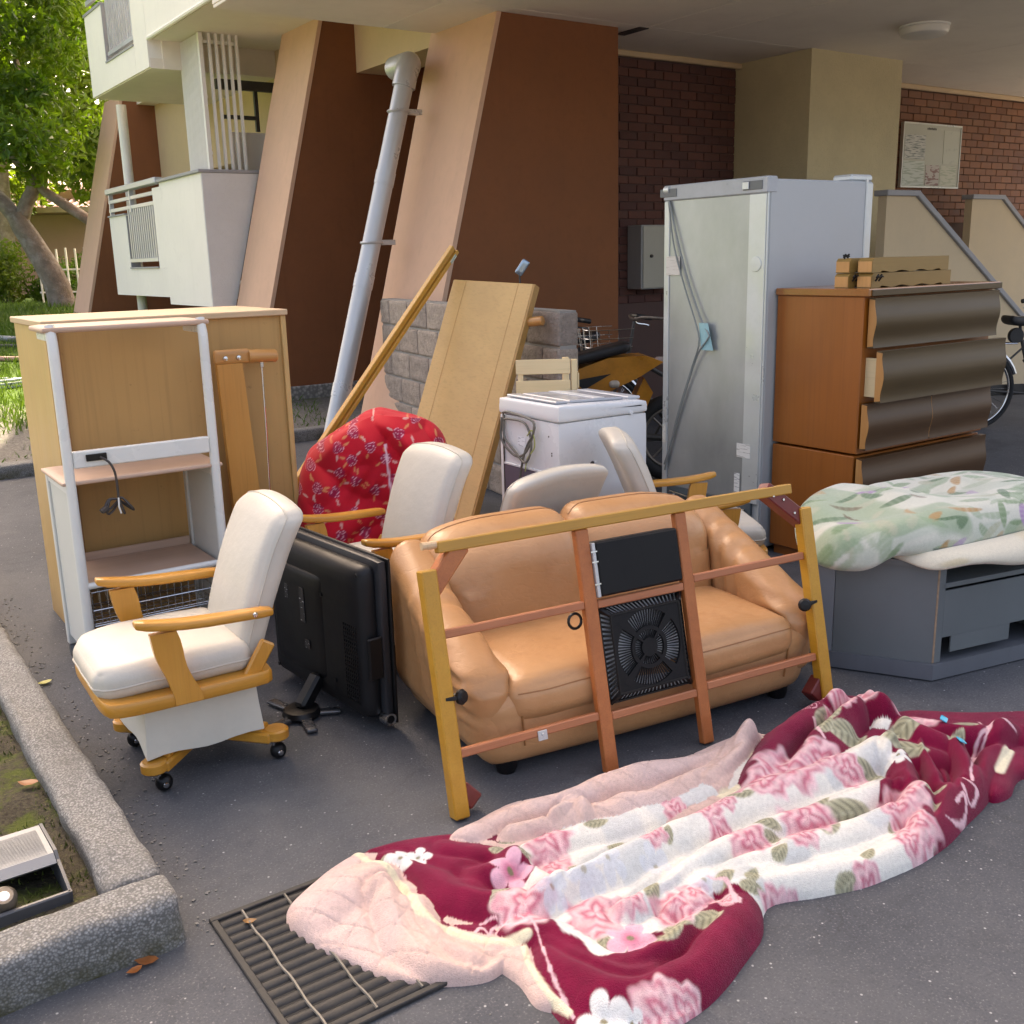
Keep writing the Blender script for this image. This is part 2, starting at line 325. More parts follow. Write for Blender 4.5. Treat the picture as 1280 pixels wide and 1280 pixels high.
# grass
gr = MB(); rg = np.random.RandomState(9)
for i in range(30000):
    x, y = rg.uniform(-.4, 4.2), 8.4+10.5*rg.rand()**1.25
    dens = smooth01((y-9.6+(vn(x*2, y*2)-.5)*2.6)/1.2)
    if x > 2.2 and y < 9.8: dens = .3
    if rg.rand() > .05+.95*dens: continue
    a = rg.uniform(0, 6.28); h_ = rg.uniform(.04, .12)*(.5+.6*dens); w = .006; zb = float(lawn_z(x, y))-.01; bx, by = rg.uniform(-.05, .05, 2)
    gr.add([(x-w*math.cos(a), y-w*math.sin(a), zb), (x+w*math.cos(a), y+w*math.sin(a), zb), (x+w*.6*math.cos(a)+bx*.4, y+w*.6*math.sin(a)+by*.4, zb+h_*.6), (x+bx, y+by, zb+h_)], [(0, 1, 2), (0, 2, 3)])
def leaf_mat(name, c1, c2, tr=.45, vscale=3.):
    m, nt, b = base_mat(name, .45, 0, .4); v = _vec(nt); c = _mix(nt, c1, c2, _ramp(nt, _noise(nt, v, vscale, 4), .35, .65))
    c = _mix(nt, c, [x*1.5 for x in c2], _ramp(nt, _noise(nt, v, vscale*11, 2), .55, .75, 0, .5))
    nt.links.new(c, b.inputs['Base Color']); t = nt.nodes.new('ShaderNodeBsdfTranslucent'); nt.links.new(_mix(nt, c, (1.25, 1.3, .5), 1., 'MULTIPLY'), t.inputs[0])
    mx = nt.nodes.new('ShaderNodeMixShader'); mx.inputs[0].default_value = tr; nt.links.new(b.outputs[0], mx.inputs[1]); nt.links.new(t.outputs[0], mx.inputs[2]); nt.links.new(mx.outputs[0], nt.nodes['Material Output'].inputs[0]); return m
tag(build('grass', gr, leaf_mat('grass_blade', (.06, .115, .018), (.10, .17, .03), .35), smooth=0), 'short green grass on the lawn beyond the kerb', 'grass', kind='stuff')

# ================================================================== apartment block
M_brown = pmat('brown_stucco', (.235, .090, .040), .85, .09, 1.6, .35, 130, .003, spec=.25, streak=(.15, .052, .022))
M_pink = pmat('pink_beige_stucco', (.68, .43, .30), .85, .06, 1.4, .3, 130, .003, spec=.25, streak=(.47, .30, .22))
M_cream = pmat('cream_stucco', (.87, .825, .745), .85, .03, 1.2, .3, 110, .003, spec=.25, streak=(.70, .66, .58), spots=((.6, .56, .5), 3, .6, .8, .35))
M_cgrey = pmat('grey_white_stucco', (.66, .645, .63), .9, .05, 3, .8, 75, .006, spec=.2)
M_yel = pmat('yellow_beige_paint', (.60, .44, .27), .8, .05, 2, .1, 90)
M_sof = pmat('soffit_paint', (.78, .70, .59), .85, .05, .8, .12, 60, spots=((.66, .57, .47), 1.4, .5, .75, .5))
M_colm = pmat('beige_stucco', (.58, .49, .30), .9, .07, 2.5, 1., 60, .008, spec=.2)
M_cap = pmat('grey_coping', (.32, .32, .33), .6, .06, 4)
M_alu = pmat('aluminium_rail', (.58, .60, .63), .4, .05, 6, metal=.55)
M_white = pmat('white_paint', (.78, .76, .70), .45, .04, 4)
M_dark = pmat('dark_metal', (.05, .045, .04), .5, .2, 8)
blk = thing('apartment_building', 'cream and brown apartment block with leaning buttress walls, balconies and a low soffit', 'building', (5, 8, 0))
def bpart(name, mb, mat, parent=None, smooth=0, **k):
    o = build(name, mb, mat, parent or blk, smooth=smooth, **k)
    if parent is None: o.location = (-5, -8, 0)
    return o
def lean(poly_z, x0, sl, x1, y0, y1):  # buttress wall: sloped outer edge
    z0, z1 = poly_z; return MB().prism([(x0+sl*z0, z0), (x1, z0), (x1, z1), (x0+sl*z1, z1)], (0, y0, 0), (1, 0, 0), (0, 0, 1), (0, 1, 0), y1-y0)
for y0, y1, x0, sl, x1, H_, zb in ((6.85, 7.8, 3.80, .275, 5.86, 3.3, 0), (9.9, 10.8, 3.69, .268, 7.2, 3.82, .26), (16.2, 17.1, 3.47, .262, 7.2, 3.9, 0)):
    pr_ = bpart('buttress', lean((zb, H_), x0, sl, x1, y0, y1), M_brown, fixn=True)
    f = lean((zb, H_), x0-.006, sl, x0, y0-.012, y1+.012); f.v = []
    f = MB().prism([(x0-.012+sl*zb, zb), (x0+.028+sl*zb, zb), (x0+.028+sl*H_, H_), (x0-.012+sl*H_, H_)], (0, y0-.006, 0), (1, 0, 0), (0, 0, 1), (0, 1, 0), y1-y0+.012)
    bpart('outer_face', f, M_pink, pr_, fixn=True)
    if zb: bpart('plinth', BX((x0-.03, y0-.03, 0), (x1, y1, zb+.001), .01), M_conc, pr_)
bpart('upper_wall', BX((3.555, 3.5, 3.785), (14.5, 11.66, 15)), M_cream)
bpart('soffit', BX((3.6, 7.7, 3.775), (14.4, 11.64, 3.79)).box((4.7, 11.641, 3.775), (14.4, 17.05, 15)), M_sof)
bpart('soffit_trim', MB().tube([(3.56, 7.76, 3.785), (3.56, 11.64, 3.785)], .022, 8), M_cream)
# entrance canopy: panelled ceiling with open joints, hung under a slab
bpart('canopy_slab', BX((2.85, 3.0, 3.275), (14.4, 7.745, 3.9)), M_sof)
cz = [2.85, 4.2, 6.07, 6.70, 9.60, 12.5, 14.4]; cy = [3.0, 4.3, 6.72, 7.745]
for i in range(6):
    for j in range(3): bpart('ceiling_panel', BX((cz[i]+.004, cy[j]+.003, 3.25), (cz[i+1]-.004, cy[j+1]-.003, 3.274), .003), M_sof)
bpart('cornice', BX((5.87, 7.52, 3.2), (14.35, 7.57, 3.249), .008), M_yel)
bpart('access_slot', BX((6.0, 6.75, 3.243), (6.1, 7.05, 3.2495)), M_dark)
bpart('beam', BX((5.06, 7.81, 3.3), (5.5, 9.895, 3.774)), M_yel)
bpart('recess_wall', BX((6.6, 7.81, 0), (6.8, 9.89, 3.774)), M_brown)
bpart('recess_wall', BX((4.95, 10.81, 2.72), (5.2, 16.19, 3.774)), M_yel)
bpart('recess_wall', BX((5.6, 10.81, 0), (5.8, 16.19, 2.72)), M_brown)
wf = bpart('window', BX((5.52, 11.3, 1.3), (5.59, 15.2, 2.6)), M_dark); 
for k in range(4): bpart('pane', BX((5.505, 11.35+k*.97, 1.35), (5.518, 12.25+k*.97, 2.55)), pmat('window_glass_%d' % k, (.16, .18, .18), .08, .1, 2), wf)
# end walls closing the hall behind the canopy
bpart('column', BX((8.01, 6.68, 0), (9.35, 7.62, 3.262)), M_colm)
# lower balcony
lb = bpart('balcony', BX((3.73, 10.9, 1.05), (3.86, 12.33, 2.40)), M_cream)
bpart('side_wall', MB().prism([(3.734, 1.054), (3.98, 1.054), (4.34, 2.399), (3.734, 2.399)], (0, 10.88, 0), (1, 0, 0), (0, 0, 1), (0, 1, 0), .0195), M_cgrey, lb, fixn=True)
bpart('floor_slab', BX((3.862, 11.03, 1.12), (5.5, 14.6, 1.26)), M_cream, lb)
bpart('parapet', BX((3.732, 13.84, 1.13), (3.85, 14.62, 2.12)), M_cream, lb); bpart('parapet', BX((3.732, 12.331, 1.13), (3.85, 13.839, 1.46)), M_cream, lb); bpart('parapet', BX((3.731, 12.331, 1.461), (3.85, 12.62, 2.36)), M_cream, lb)
bpart('coping', BX((3.70, 10.87, 2.401), (4.36, 11.06, 2.435), .006), M_cap, lb); bpart('coping', BX((3.70, 11.062, 2.401), (3.88, 12.35, 2.435), .006), M_cap, lb)
bpart('coping', BX((3.715, 12.63, 1.461), (3.87, 13.83, 1.48)), M_cap, lb); bpart('reveal', BX((3.735, 13.825, 1.482), (3.85, 13.838, 2.11)), M_cap, lb); bpart('coping', BX((3.715, 13.83, 2.121), (3.87, 14.64, 2.14)), M_cap, lb)
rl = bpart('railing', BX((3.70, 12.40, 2.40), (3.80, 14.6, 2.47), .01), M_alu, lb)
for z in (2.18, 2.29): bpart('rail', BX((3.73, 12.621, z), (3.77, 14.58, z+.04)), M_alu, rl)
for y in (14.5, 13.55): bpart('post', BX((3.725, y, 2.142), (3.775, y+.04, 2.399)), M_alu, rl)
bpart('rail', BX((3.725, 12.64, 1.54), (3.775, 13.80, 1.58)), M_alu, rl)
for k in range(13): bpart('bar', BX((3.735, 12.68+k*.086, 1.581), (3.765, 12.715+k*.086, 2.179)), M_alu, rl)
# louvre screen standing on the balcony corner
lv = bpart('louvre_screen', BX((3.885, 11.04, 2.436), (3.925, 11.08, 3.77)), M_white)
for k in range(17): bpart('slat', BX((3.888, 11.095+k*.035, 2.436), (3.922, 11.110+k*.035, 3.765)), M_white, lv)
for z in (2.6, 3.15, 3.7): bpart('cross_bar', BX((3.924, 11.06, z), (3.94, 11.68, z+.03)), M_white, lv)
for k in range(5): bpart('slat', BX((3.985+k*.072, 11.04, 2.437), (4.01+k*.072, 11.075, 3.774)), M_white, lv)
bpart('cross_bar', BX((3.926, 11.076, 3.68), (4.31, 11.09, 3.71)), M_white, lv)
bpart('bracket', BX((4.2, 11.5, 3.32), (4.9, 11.56, 3.42)), M_dark); bpart('bracket', BX((4.62, 11.51, 2.9), (4.66, 11.55, 3.319)), M_dark); bpart('bracket', BX((4.25, 11.51, 3.02), (4.619, 11.55, 3.06)), M_dark)
bpart('partition', BX((4.25, 11.3, 2.0), (4.85, 11.34, 2.86)), M_white)
# upper balcony
bpart('soffit_step', BX((3.702, 11.641, 3.497), (5.7, 11.659, 3.80)), M_sof)
ub = bpart('balcony', BX((3.553, 11.661, 3.51), (3.7, 12.13, 6)), M_cream)
bpart('parapet', BX((3.552, 12.131, 3.511), (3.7, 13.28, 3.79)), M_cream, ub); bpart('parapet', BX((3.5525, 13.281, 3.512), (3.7, 14.04, 4.42)), M_cream, ub); bpart('floor_slab', BX((3.57, 11.66, 3.50), (5.6, 14.03, 3.6)), M_sof, ub)
bpart('coping', BX((3.54, 12.14, 3.791), (3.71, 13.27, 3.81)), M_cap, ub); bpart('coping', BX((3.54, 13.285, 4.421), (3.71, 14.06, 4.45)), M_cap, ub); bpart('reveal', BX((3.556, 13.266, 3.811), (3.7, 13.2805, 4.42)), M_cap, ub)
rl = bpart('railing', BX((3.56, 12.16, 3.86), (3.61, 13.2, 3.90)), M_alu, ub)
for k in range(12): bpart('bar', BX((3.57, 12.2+k*.084, 3.901), (3.6, 12.232+k*.084, 5.2)), M_alu, rl)
for z in (4.55, 4.72): bpart('rail', BX((3.58, 13.2, z), (3.62, 14.04, z+.05)), M_alu, rl)
bpart('rain_pipe', MB().tube([(3.97, 14.38, .3), (3.97, 14.38, 3.499)], .062, 16), M_white, smooth=40)

# brick walls: every brick its own piece
def brick_wall(name, label, x0, x1, y, z0, z1, L, Hb, cols, mort, zfull=0.):
    t = thing(name, label, 'wall', ((x0+x1)/2, y, 0)); xc = (x0+x1)/2
    o = build('mortar', BX((x0, y+.004, zfull), (x1, y+.12, 3.262)), mort, t, smooth=0); o.location = (-xc, -y, 0)
    mesh = {}
    def mk(w, k):
        key = (round(w, 3), k)
        if key not in mesh:
            m = lump(BX((0, -.012, 0), (w-.009, .01, Hb-.009), .003), .003, 30, k*3.1); b = build('brick', m, cols[k % len(cols)], t, smooth=0); mesh[key] = b.data; return b
        b = bpy.data.objects.new('brick', mesh[key]); COL.objects.link(b); b.parent = t; return b
    n = int((z1-z0)/Hb); 
    for r in range(n):
        z = z1-(r+1)*Hb; x = x0-(L/2 if r % 2 else 0)
        while x < x1-.01:
            a, b_ = max(x, x0), min(x+L, x1)
            if b_-a > .02:
                k = rnd.randrange(9); o = mk(b_-a, k); o.location = (a+.0045-xc, rnd.uniform(-.003, .003), z)
            x += L
    return t
def brickmats(pref, cols): return [pmat(pref+'_%d' % i, c, .75, .14, 12, .35, 60, .004) for i, c in enumerate(cols)]
BK = [(.125, .046, .034), (.11, .041, .031), (.14, .052, .037), (.095, .036, .029), (.12, .047, .034)]
brick_wall('brick_wall', 'dark red brick wall between the brown buttress and the beige column', 5.862, 8.005, 7.6, 1.0, 3.2, .215, .0775, brickmats('dark_brick', BK), pmat('dark_mortar', (.12, .07, .06), .9, .1))
BK2 = [(.255, .108, .055), (.225, .094, .05), (.28, .12, .062), (.195, .082, .045), (.245, .11, .058)]
brick_wall('brick_wall', 'red brick wall with projecting bricks behind the stair and notice board', 9.352, 13.45, 7.6, 1.75, 3.2, .235, .080, brickmats('red_brick', BK2), pmat('brown_mortar', (.12, .065, .042), .9, .1))

# stair parapets
for (y0, y1, xa, xb, lab) in ((5.95, 6.04, 8.22, 8.66, 'beige stair parapet with grey coping rising beside the stucco column'), (6.95, 7.04, 11.15, 11.75, 'second beige stair parapet with grey coping against the red brick wall')):
    t = thing('stair_parapet', lab, 'parapet', (xa, y0, 0)); zt = 1.93 if y0 < 6.5 else 1.99; sl = .62; xe = xb+1.9/ sl*.62
    xe = xb+2.6
    o = build('wall', MB().prism([(xa, 0), (xe, 0), (xe, zt-sl*(xe-xb)), (xb, zt), (xa, zt)], (0, y0, 0), (1, 0, 0), (0, 0, 1), (0, 1, 0), y1-y0), M_colm if 0 else pmat('stair_paint', (.64, .50, .32), .85, .05, 2, .2, 90), t, smooth=0, fixn=True); o.location = (-xa, -y0, 0)
    c = MB().bar((xa-.03, (y0+y1)/2, zt+.025), (xb+.02, (y0+y1)/2, zt+.025), y1-y0+.06, .05, ch=.006); c.bar((xb-.005, (y0+y1)/2, zt+.022), (xe, (y0+y1)/2, zt+.022-sl*(xe-xb)), y1-y0+.062, .055, ch=.006)
    o = build('coping', c, M_cap, t, smooth=0); o.location = (-xa, -y0, 0)
# notice board
nb = thing('notice_board', 'pale notice board with pinned sheets on the red brick wall', 'notice board', (11.2, 7.55, 2.5))
M_board = pmat('board_face', (.50, .50, .40), .5, .04, 3); M_frame = pmat('board_frame', (.55, .55, .5), .35, .05, 3, metal=.5)
build('panel', BX((-.545, -.01, -.335), (.545, .02, .335)), M_board, nb, smooth=0)
for a, b in (((-.56, -.02, .335), (.56, .021, .352)), ((-.56, -.02, -.352), (.56, .021, -.335)), ((-.56, -.019, -.3349), (-.546, .021, .3349)), ((.546, -.019, -.3349), (.56, .021, .3349))): build('frame', BX(a, b), M_frame, nb, smooth=0)
def paper_mat(name, bg, ink, rows, cols, fill):
    m, nt, b = base_mat(name, .7); tc = nt.nodes.new('ShaderNodeTexCoord'); mp = nt.nodes.new('ShaderNodeMapping'); nt.links.new(tc.outputs['Generated'], mp.inputs[0])
    mp.inputs['Scale'].default_value = (cols, 1, rows); n = nt.nodes.new('ShaderNodeTexNoise'); n.inputs['Scale'].default_value = 1.; n.inputs['Detail'].default_value = 3; nt.links.new(mp.outputs[0], n.inputs[0])
    c = _mix(nt, bg, ink, _ramp(nt, n.outputs['Fac'], fill, fill+.04)); nt.links.new(c, b.inputs['Base Color']); return m
sh = [(-.52, -.13, -.04, .22, (.60, .60, .54), (.22, .25, .22), 26, 3, .52), (-.53, -.13, -.33, -.06, (.62, .66, .58), (.40, .46, .36), 18, 2, .52), (-.10, .16, -.325, -.10, (.55, .50, .44), (.30, .18, .16), 8, 2, .5), (.18, .50, -.325, -.10, (.58, .58, .47), (.42, .46, .33), 16, 2, .52), (.22, .52, -.08, .29, (.56, .57, .47), (.5, .51, .42), 6, 3, .6)]
for i, (a, b, c, d, bg, ink, rows, cols, fill) in enumerate(sh): build('notice_sheet', BX((a, -.0135, c), (b, -.0105, d)), paper_mat('sheet_%d' % i, bg, ink, rows, cols, fill), nb, smooth=0)
hd = MB()
for k in range(7): hd.box((-.11+k*.026, -.0125, .285), (-.094+k*.026, -.0105, .305+.004*(k % 2)))
build('heading', hd, M_dark, nb, smooth=0)
# electric cabinet, ceiling lamp
eb = thing('meter_cabinet', 'grey metal meter cabinet on the dark brick wall behind the refrigerator', 'cabinet', (6.8, 7.585, 1.46))
M_gcab = pmat('grey_cabinet', (.40, .40, .38), .45, .04, 3)
build('case', BX((-.20, -.20, -.30), (.26, -.001, .28), .006), M_gcab, eb, smooth=0); build('door', BX((-.185, -.212, -.29), (.25, -.201, .27), .003), pmat('cabinet_door', (.44, .42, .34), .45, .04, 3), eb, smooth=0)
build('lock', MB().lathe([(.0, -.016), (.014, -.016), (.016, 0), (.0, 0)], 12, (-.09, -.213, 0), (0, 1, 0)), M_dark, eb)
lt = thing('ceiling_lamp', 'round white ceiling lamp under the canopy', 'lamp', (8.1, 5.6, 3.25))
build('base', MB().lathe([(.19, -.018), (.20, -.012), (.20, -.0005), (.1, -.0005)][::-1], 32), M_white, lt)
build('diffuser', MB().lathe([(.0, -.085), (.15, -.083), (.185, -.068), (.195, -.045), (.192, -.0185)], 32), pmat('lamp_shade', (.72, .69, .62), .35, .03, 4), lt)
# drainpipe on the first buttress
M_galv = pmat('grey_pvc_pipe', (.50, .51, .515), .35, .03, 3, metal=.35)
dp = thing('drain_pipe', 'fat silver grey drainpipe leaning along the pink buttress face', 'pipe', (3.45, 7.55, 0))
def PX(z): return 3.455+.30*z-3.45
pts = [(PX(z), .06, z) for z in np.linspace(-.02, 2.86, 8)]; build('pipe', MB().tube(pts, .075, 20), M_galv, dp)
for z in (.42, 1.27, 2.06): build('socket', MB().tube([(PX(z), .06, z), (PX(z+.1), .06, z+.1)], .079, 20), M_galv, dp)
e = [(PX(2.80), .06, 2.80), (PX(2.9), .06, 2.9), (PX(2.9)+.05, .09, 2.975), (PX(2.9)+.09, .2, 3.0), (PX(2.9)+.1, .42, 3.0)]
build('elbow', MB().tube(curve(e, 14), .092, 20), M_galv, dp)
for z in (1.62, 2.62): build('clip', MB().tube([(PX(z)+.083*math.cos(a), .06+.083*math.sin(a), z) for a in np.linspace(0, 2*math.pi, 17)[:-1]], .012, 6, closed=True).box((PX(z)+.07, .03, z-.02), (PX(z)+.2, .09, z+.02), .004), M_galv, dp)

# rough block wall in front of the buttress
M_blk = [pmat('split_block_%d' % i, c, .9, .22, 22, 1., 70, .012, spots=((.12, .09, .07), 45, .55, .7, .6)) for i, c in enumerate([(.36, .29, .235), (.40, .325, .265), (.33, .27, .225)])]
ang = math.atan2(7.5-4.54, 3.93-3.46); bw = thing('block_wall', 'low wall of rough pinkish grey concrete blocks in front of the buttress', 'wall', (3.46, 4.54, 0), ang)
Lw = 3.0; build('mortar', BX((.01, -.115, 0), (Lw-.01, -.012, 1.185)), pmat('block_mortar', (.33, .31, .28), .95, .1, 9), bw, smooth=0)
bmesh_cache = {}
for r in range(6):
    x = -.2 if r % 2 else 0.
    while x < Lw-.02:
        a, b_ = max(x, 0), min(x+.4, Lw); w = round(b_-a-.012, 3); z = 1.19-(r+1)*.198; k = rnd.randrange(4)
        if w > .05:
            if (w, k) not in bmesh_cache:
                m = MB().soft((w, .13, .186), .014, 9, lambda U, Q: Q+np.stack([0*Q[:, 0], np.where(np.abs(U[:, 1]) > .9, (vn(Q[:, 0]*32+k*7, Q[:, 2]*32)-.4)*.022*np.sign(U[:, 1])*(1-np.maximum(np.abs(U[:, 0]), np.abs(U[:, 2]))**6), 0), 0*Q[:, 0]], 1))
                o = build('block', m, M_blk[k % 3], bw, smooth=35); bmesh_cache[(w, k)] = o.data
            else:
                o = bpy.data.objects.new('block', bmesh_cache[(w, k)]); COL.objects.link(o); o.parent = bw
            o.location = ((a+b_)/2, -.0635, z+.093)
        x += .4
# ================================================================== beyond the lawn
M_bark = pmat('grey_bark', (.20, .17, .135), .9, .3, 9, .8, 40, .02, spots=((.33, .31, .28), 6, .5, .65, .6))
M_leaf = leaf_mat('broad_leaf', (.035, .09, .012), (.13, .22, .025), .5, 1.3)
M_leaf2 = leaf_mat('pale_leaf', (.07, .13, .02), (.15, .21, .03), .5, 1.8)
def leaves(mb, c, rad, n, size, rg, flat=.8):
    for i in range(n):
        d = rg.normal(size=3); d /= np.linalg.norm(d); p = np.array(c)+d*np.array(rad)*rg.rand()**.45
        a = rg.normal(size=3); a /= np.linalg.norm(a); b = np.cross(a, rg.normal(size=3)); b /= np.linalg.norm(b); s = size*rg.uniform(.7, 1.35)
        mid = p+np.cross(a, b)*s*.12
        mb.add([p-a*s*.5, mid+b*s*.22, p+a*s*.5, mid-b*s*.22], [(0, 1, 2, 3)])
def tree(label, base, limbs, clumps, seed, leafm, size=.105):
    t = thing('broadleaf_tree', label, 'tree', base); rg = np.random.RandomState(seed); B = np.array(base)
    tr = MB(); 
    pts, r0, r1 = limbs[0]; c = curve(np.array(pts)-B, 10); tr.tube(c+rg.normal(0, .008, c.shape), np.linspace(r0, r1, 10), 12); tk = build('trunk', tr, M_bark, t, smooth=60)
    for pts, r0, r1 in limbs[1:]:
        c = curve(np.array(pts)-B, 9); build('limb', MB().tube(c, np.linspace(r0, r1, 9), 9), M_bark, tk, smooth=60)
    cr = MB()
    for (c, rad, n) in clumps: leaves(cr, np.array(c)-B, rad, n, size, rg)
    build('crown', cr, leafm, t, smooth=0); return t
# positions along the view: right / forward / height
def V3(s, d, z): return (s*math.cos(HEAD)+d*math.sin(HEAD), -s*math.sin(HEAD)+d*math.cos(HEAD), z)
T = lambda s, z, d=17.: V3(s, d, z)
rg = np.random.RandomState(4)
cl = []
for i in range(118):
    s_ = rg.uniform(-11.2, -6.75); z_ = rg.uniform(3.0, 8.2); d_ = rg.uniform(15.2, 18.6)
    if z_ < 3.6 and rg.rand() < .6: continue
    cl.append((V3(s_, d_, z_), (.62, .62, .42), 330))
for s_, z_, d_ in ((-7.25, 3.3, 16.4), (-7.1, 3.0, 16.8), (-8.3, 3.2, 16.5), (-7.0, 4.1, 16.2), (-6.9, 4.9, 16.6), (-7.4, 5.6, 16.2)): cl.append((V3(s_, d_, z_), (.42, .42, .3), 260))
tree('leafy tree with forked grey trunk on the lawn beside the apartment block', T(-7.05, .80), [
    ([T(-7.05, .6), T(-7.2, 1.1), T(-7.36, 1.6), T(-7.62, 2.1), T(-7.7, 2.35)], .23, .15), ([T(-7.66, 2.2), T(-7.95, 2.6), T(-8.3, 3.0), T(-8.7, 3.9), T(-9, 5)], .13, .05),
    ([T(-7.66, 2.2), T(-7.5, 2.55), T(-7.3, 2.9), T(-7.25, 3.5), T(-7.4, 4.6)], .12, .04), ([T(-8.2, 3.45), T(-7.75, 3.3), T(-7.3, 2.75), T(-6.75, 2.35), T(-6.1, 1.9)], .05, .10), ([T(-8.3, 3.0), T(-8.1, 3.8), T(-7.7, 4.6), T(-7.5, 5.6)], .07, .03)], cl, 12, M_leaf, .15)
cl = []
for i in range(120):
    s_ = rg.uniform(-15, -7.6); z_ = rg.uniform(3.3, 11); d_ = rg.uniform(23, 26); cl.append((V3(s_, d_, z_), (.95, .95, .7), 330))
tree('taller pale green tree standing behind the forked tree', V3(-11.5, 24.5, .8), [([V3(-11.5, 24.5, .6), V3(-11.4, 24.5, 3), V3(-11.2, 24.5, 6), V3(-11.3, 24.5, 9)], .25, .06)], cl, 21, M_leaf2, .26)
# hedge and bushes
def bush(label, c, rad, n, m, size, seed, name='shrub'):
    t = thing(name, label, 'hedge' if name == 'hedge' else 'shrub', (c[0], c[1], .8)); mb = MB(); r_ = np.random.RandomState(seed); c0 = np.array((0, 0, c[2]-.8))
    for i in range(16):
        d = r_.normal(size=3); d /= np.linalg.norm(d); leaves(mb, c0+d*np.array(rad)*.55, np.array(rad)*.5, n//16, size, r_)
    build('foliage', mb, m, t, smooth=0); st = MB()
    for i in range(6): st.tube([(r_.uniform(-.2, .2), r_.uniform(-.2, .2), -.05), (r_.uniform(-.5, .5)*rad[0], r_.uniform(-.5, .5)*rad[1], c[2]-.8)], [.02, .008], 5)
    build('stem', st, M_bark, t); return t
bush('rounded bright green shrub behind the striped barrier post', V3(-9.25, 19.6, 1.40), (.62, .6, .72), 2600, M_leaf2, .10, 1)
bush('dark green shrub beside the trunk of the forked tree', V3(-8.45, 19.9, 1.22), (.55, .5, .5), 1900, M_leaf, .09, 2)
bush('clipped yellow green hedge behind the white railings', V3(-7.9, 20.9, 1.42), (1.0, .5, .48), 3600, M_leaf2, .08, 3, 'hedge')
bush('long hedge end left of the pink house', V3(-11.2, 21.2, 1.3), (1.3, .6, .6), 3000, M_leaf2, .1, 4, 'hedge')
# white railings
fn = thing('garden_fence', 'thin white painted railings in front of the clipped hedge', 'fence', V3(-7.9, 19.4, .84)); fn.rotation_euler = (0, 0, -HEAD); M_wf = pmat('white_railing', (.8, .79, .76), .5, .05)
for k in range(9): build('post', BX((-.62+k*.17, -.014, 0), (-.592+k*.17, .014, 1.0+.02*(k % 2))), M_wf, fn, smooth=0)
for z in (.22, .62): build('rail', BX((-.66, .015, z), (.78, .035, z+.03)), M_wf, fn, smooth=0)
# house
hs = thing('house', 'low pink walled house with tiled eaves beyond the hedge', 'house', V3(-9, 27, .8)); hs.rotation_euler = (0, 0, -HEAD+R(4))
M_hw = pmat('house_pink', (.42, .28, .23), .9, .06, 1.5); M_rf = pmat('roof_tile', (.30, .18, .15), .8, .12, 6); M_wb = pmat('window_brown', (.09, .055, .04), .5)
wl = build('wall', BX((-6, 0, -.2), (5, 5, 2.6)), M_hw, hs, smooth=0)
for x in (-1.2, -.35, .45, 1.25): build('joint_strip', BX((x, -.012, .2), (x+.03, -.001, 2.2)), pmat('house_strip', (.45, .29, .24), .9), wl, smooth=0)
w = build('window', BX((-.98, -.05, 1.0), (-.1, -.002, 1.72)), M_wb, hs, smooth=0)
for a, b in ((-.92, -.56), (-.52, -.16)): build('pane', BX((a, -.06, 1.06), (b, -.051, 1.66)), pmat('curtain_glass', (.55, .55, .5), .15, .2, 5), w, smooth=0)
build('pale_panel', BX((-1.0, -.03, 1.75), (-.1, -.001, 2.1)), M_white, wl, smooth=0)
rf = build('roof', MB().prism([(-.8, 2.12), (2.6, 3.1), (6, 2.12), (6, 2.0), (-.8, 2.0)], (-6.6, 0, 0), (0, 1, 0), (0, 0, 1), (1, 0, 0), 12.2), M_rf, hs, smooth=0, fixn=True)
for k in range(60): build('tile_roll', MB().tube([(-6.5+k*.2, -.83, 2.12), (-6.5+k*.2, 1.7, 2.86)], .05, 6), M_rf, rf)
build('gutter', BX((-6.6, -.9, 2.02), (5.6, -.81, 2.14)), pmat('gutter_pink', (.6, .43, .38), .6), rf, smooth=0)
# striped barrier post, loose pipes, hose
bp = thing('barrier_post', 'orange and white striped barrier post on the lawn', 'barrier', V3(-7.42, 15, .69)); 
for k in range(5): build('stripe', MB().lathe([(.12-.012*k, k*.12), (.108-.012*k, k*.12+.119)], 16), pmat('barrier_%d' % k, (.62, .10, .03) if k % 2 == 0 else (.75, .75, .72), .5), bp)
build('foot', MB().lathe([(.2, 0), (.2, .04), (.13, .06)], 16), pmat('barrier_foot', (.6, .12, .05), .6), bp)
for k, (a, b, r_, lab) in enumerate(((V3(-6.6, 13.6, .62), V3(-5.7, 13.2, .60), .045, 'thick grey pipe length on the lawn by the buttress'), (V3(-6.8, 13.1, .56), V3(-5.9, 13.0, .56), .03, 'thin black pipe lying on the lawn'), (V3(-6.35, 13.3, .64), V3(-5.6, 13.6, .66), .02, 'slim grey rod resting across the pipes'))):
    o = build('loose_pipe', MB().tube([Vector(a), Vector(b)], r_, 10), pmat('pipe_%d' % k, ((.22, .24, .24), (.05, .05, .05), (.3, .3, .3))[k], .5), None); tag(o, lab, 'pipe')
h_ = []
for k in range(60): a = k*.33; h_.append(V3(-5.35+.26*math.cos(a)*(1+.08*math.sin(k)), 10.95+.22*math.sin(a), .26+.002*k))
tag(build('garden_hose', MB().tube(h_, .014, 6), pmat('hose', (.55, .6, .55), .5), None), 'pale coiled hose lying on the lawn', 'hose')
tag(build('edging_pole', MB().tube([V3(-7.0, 12.2, .5), V3(-5.2, 12.2, .46)], .03, 10), pmat('edging_pink', (.55, .33, .24), .7), None), 'pinkish pole lying across the lawn', 'pole')
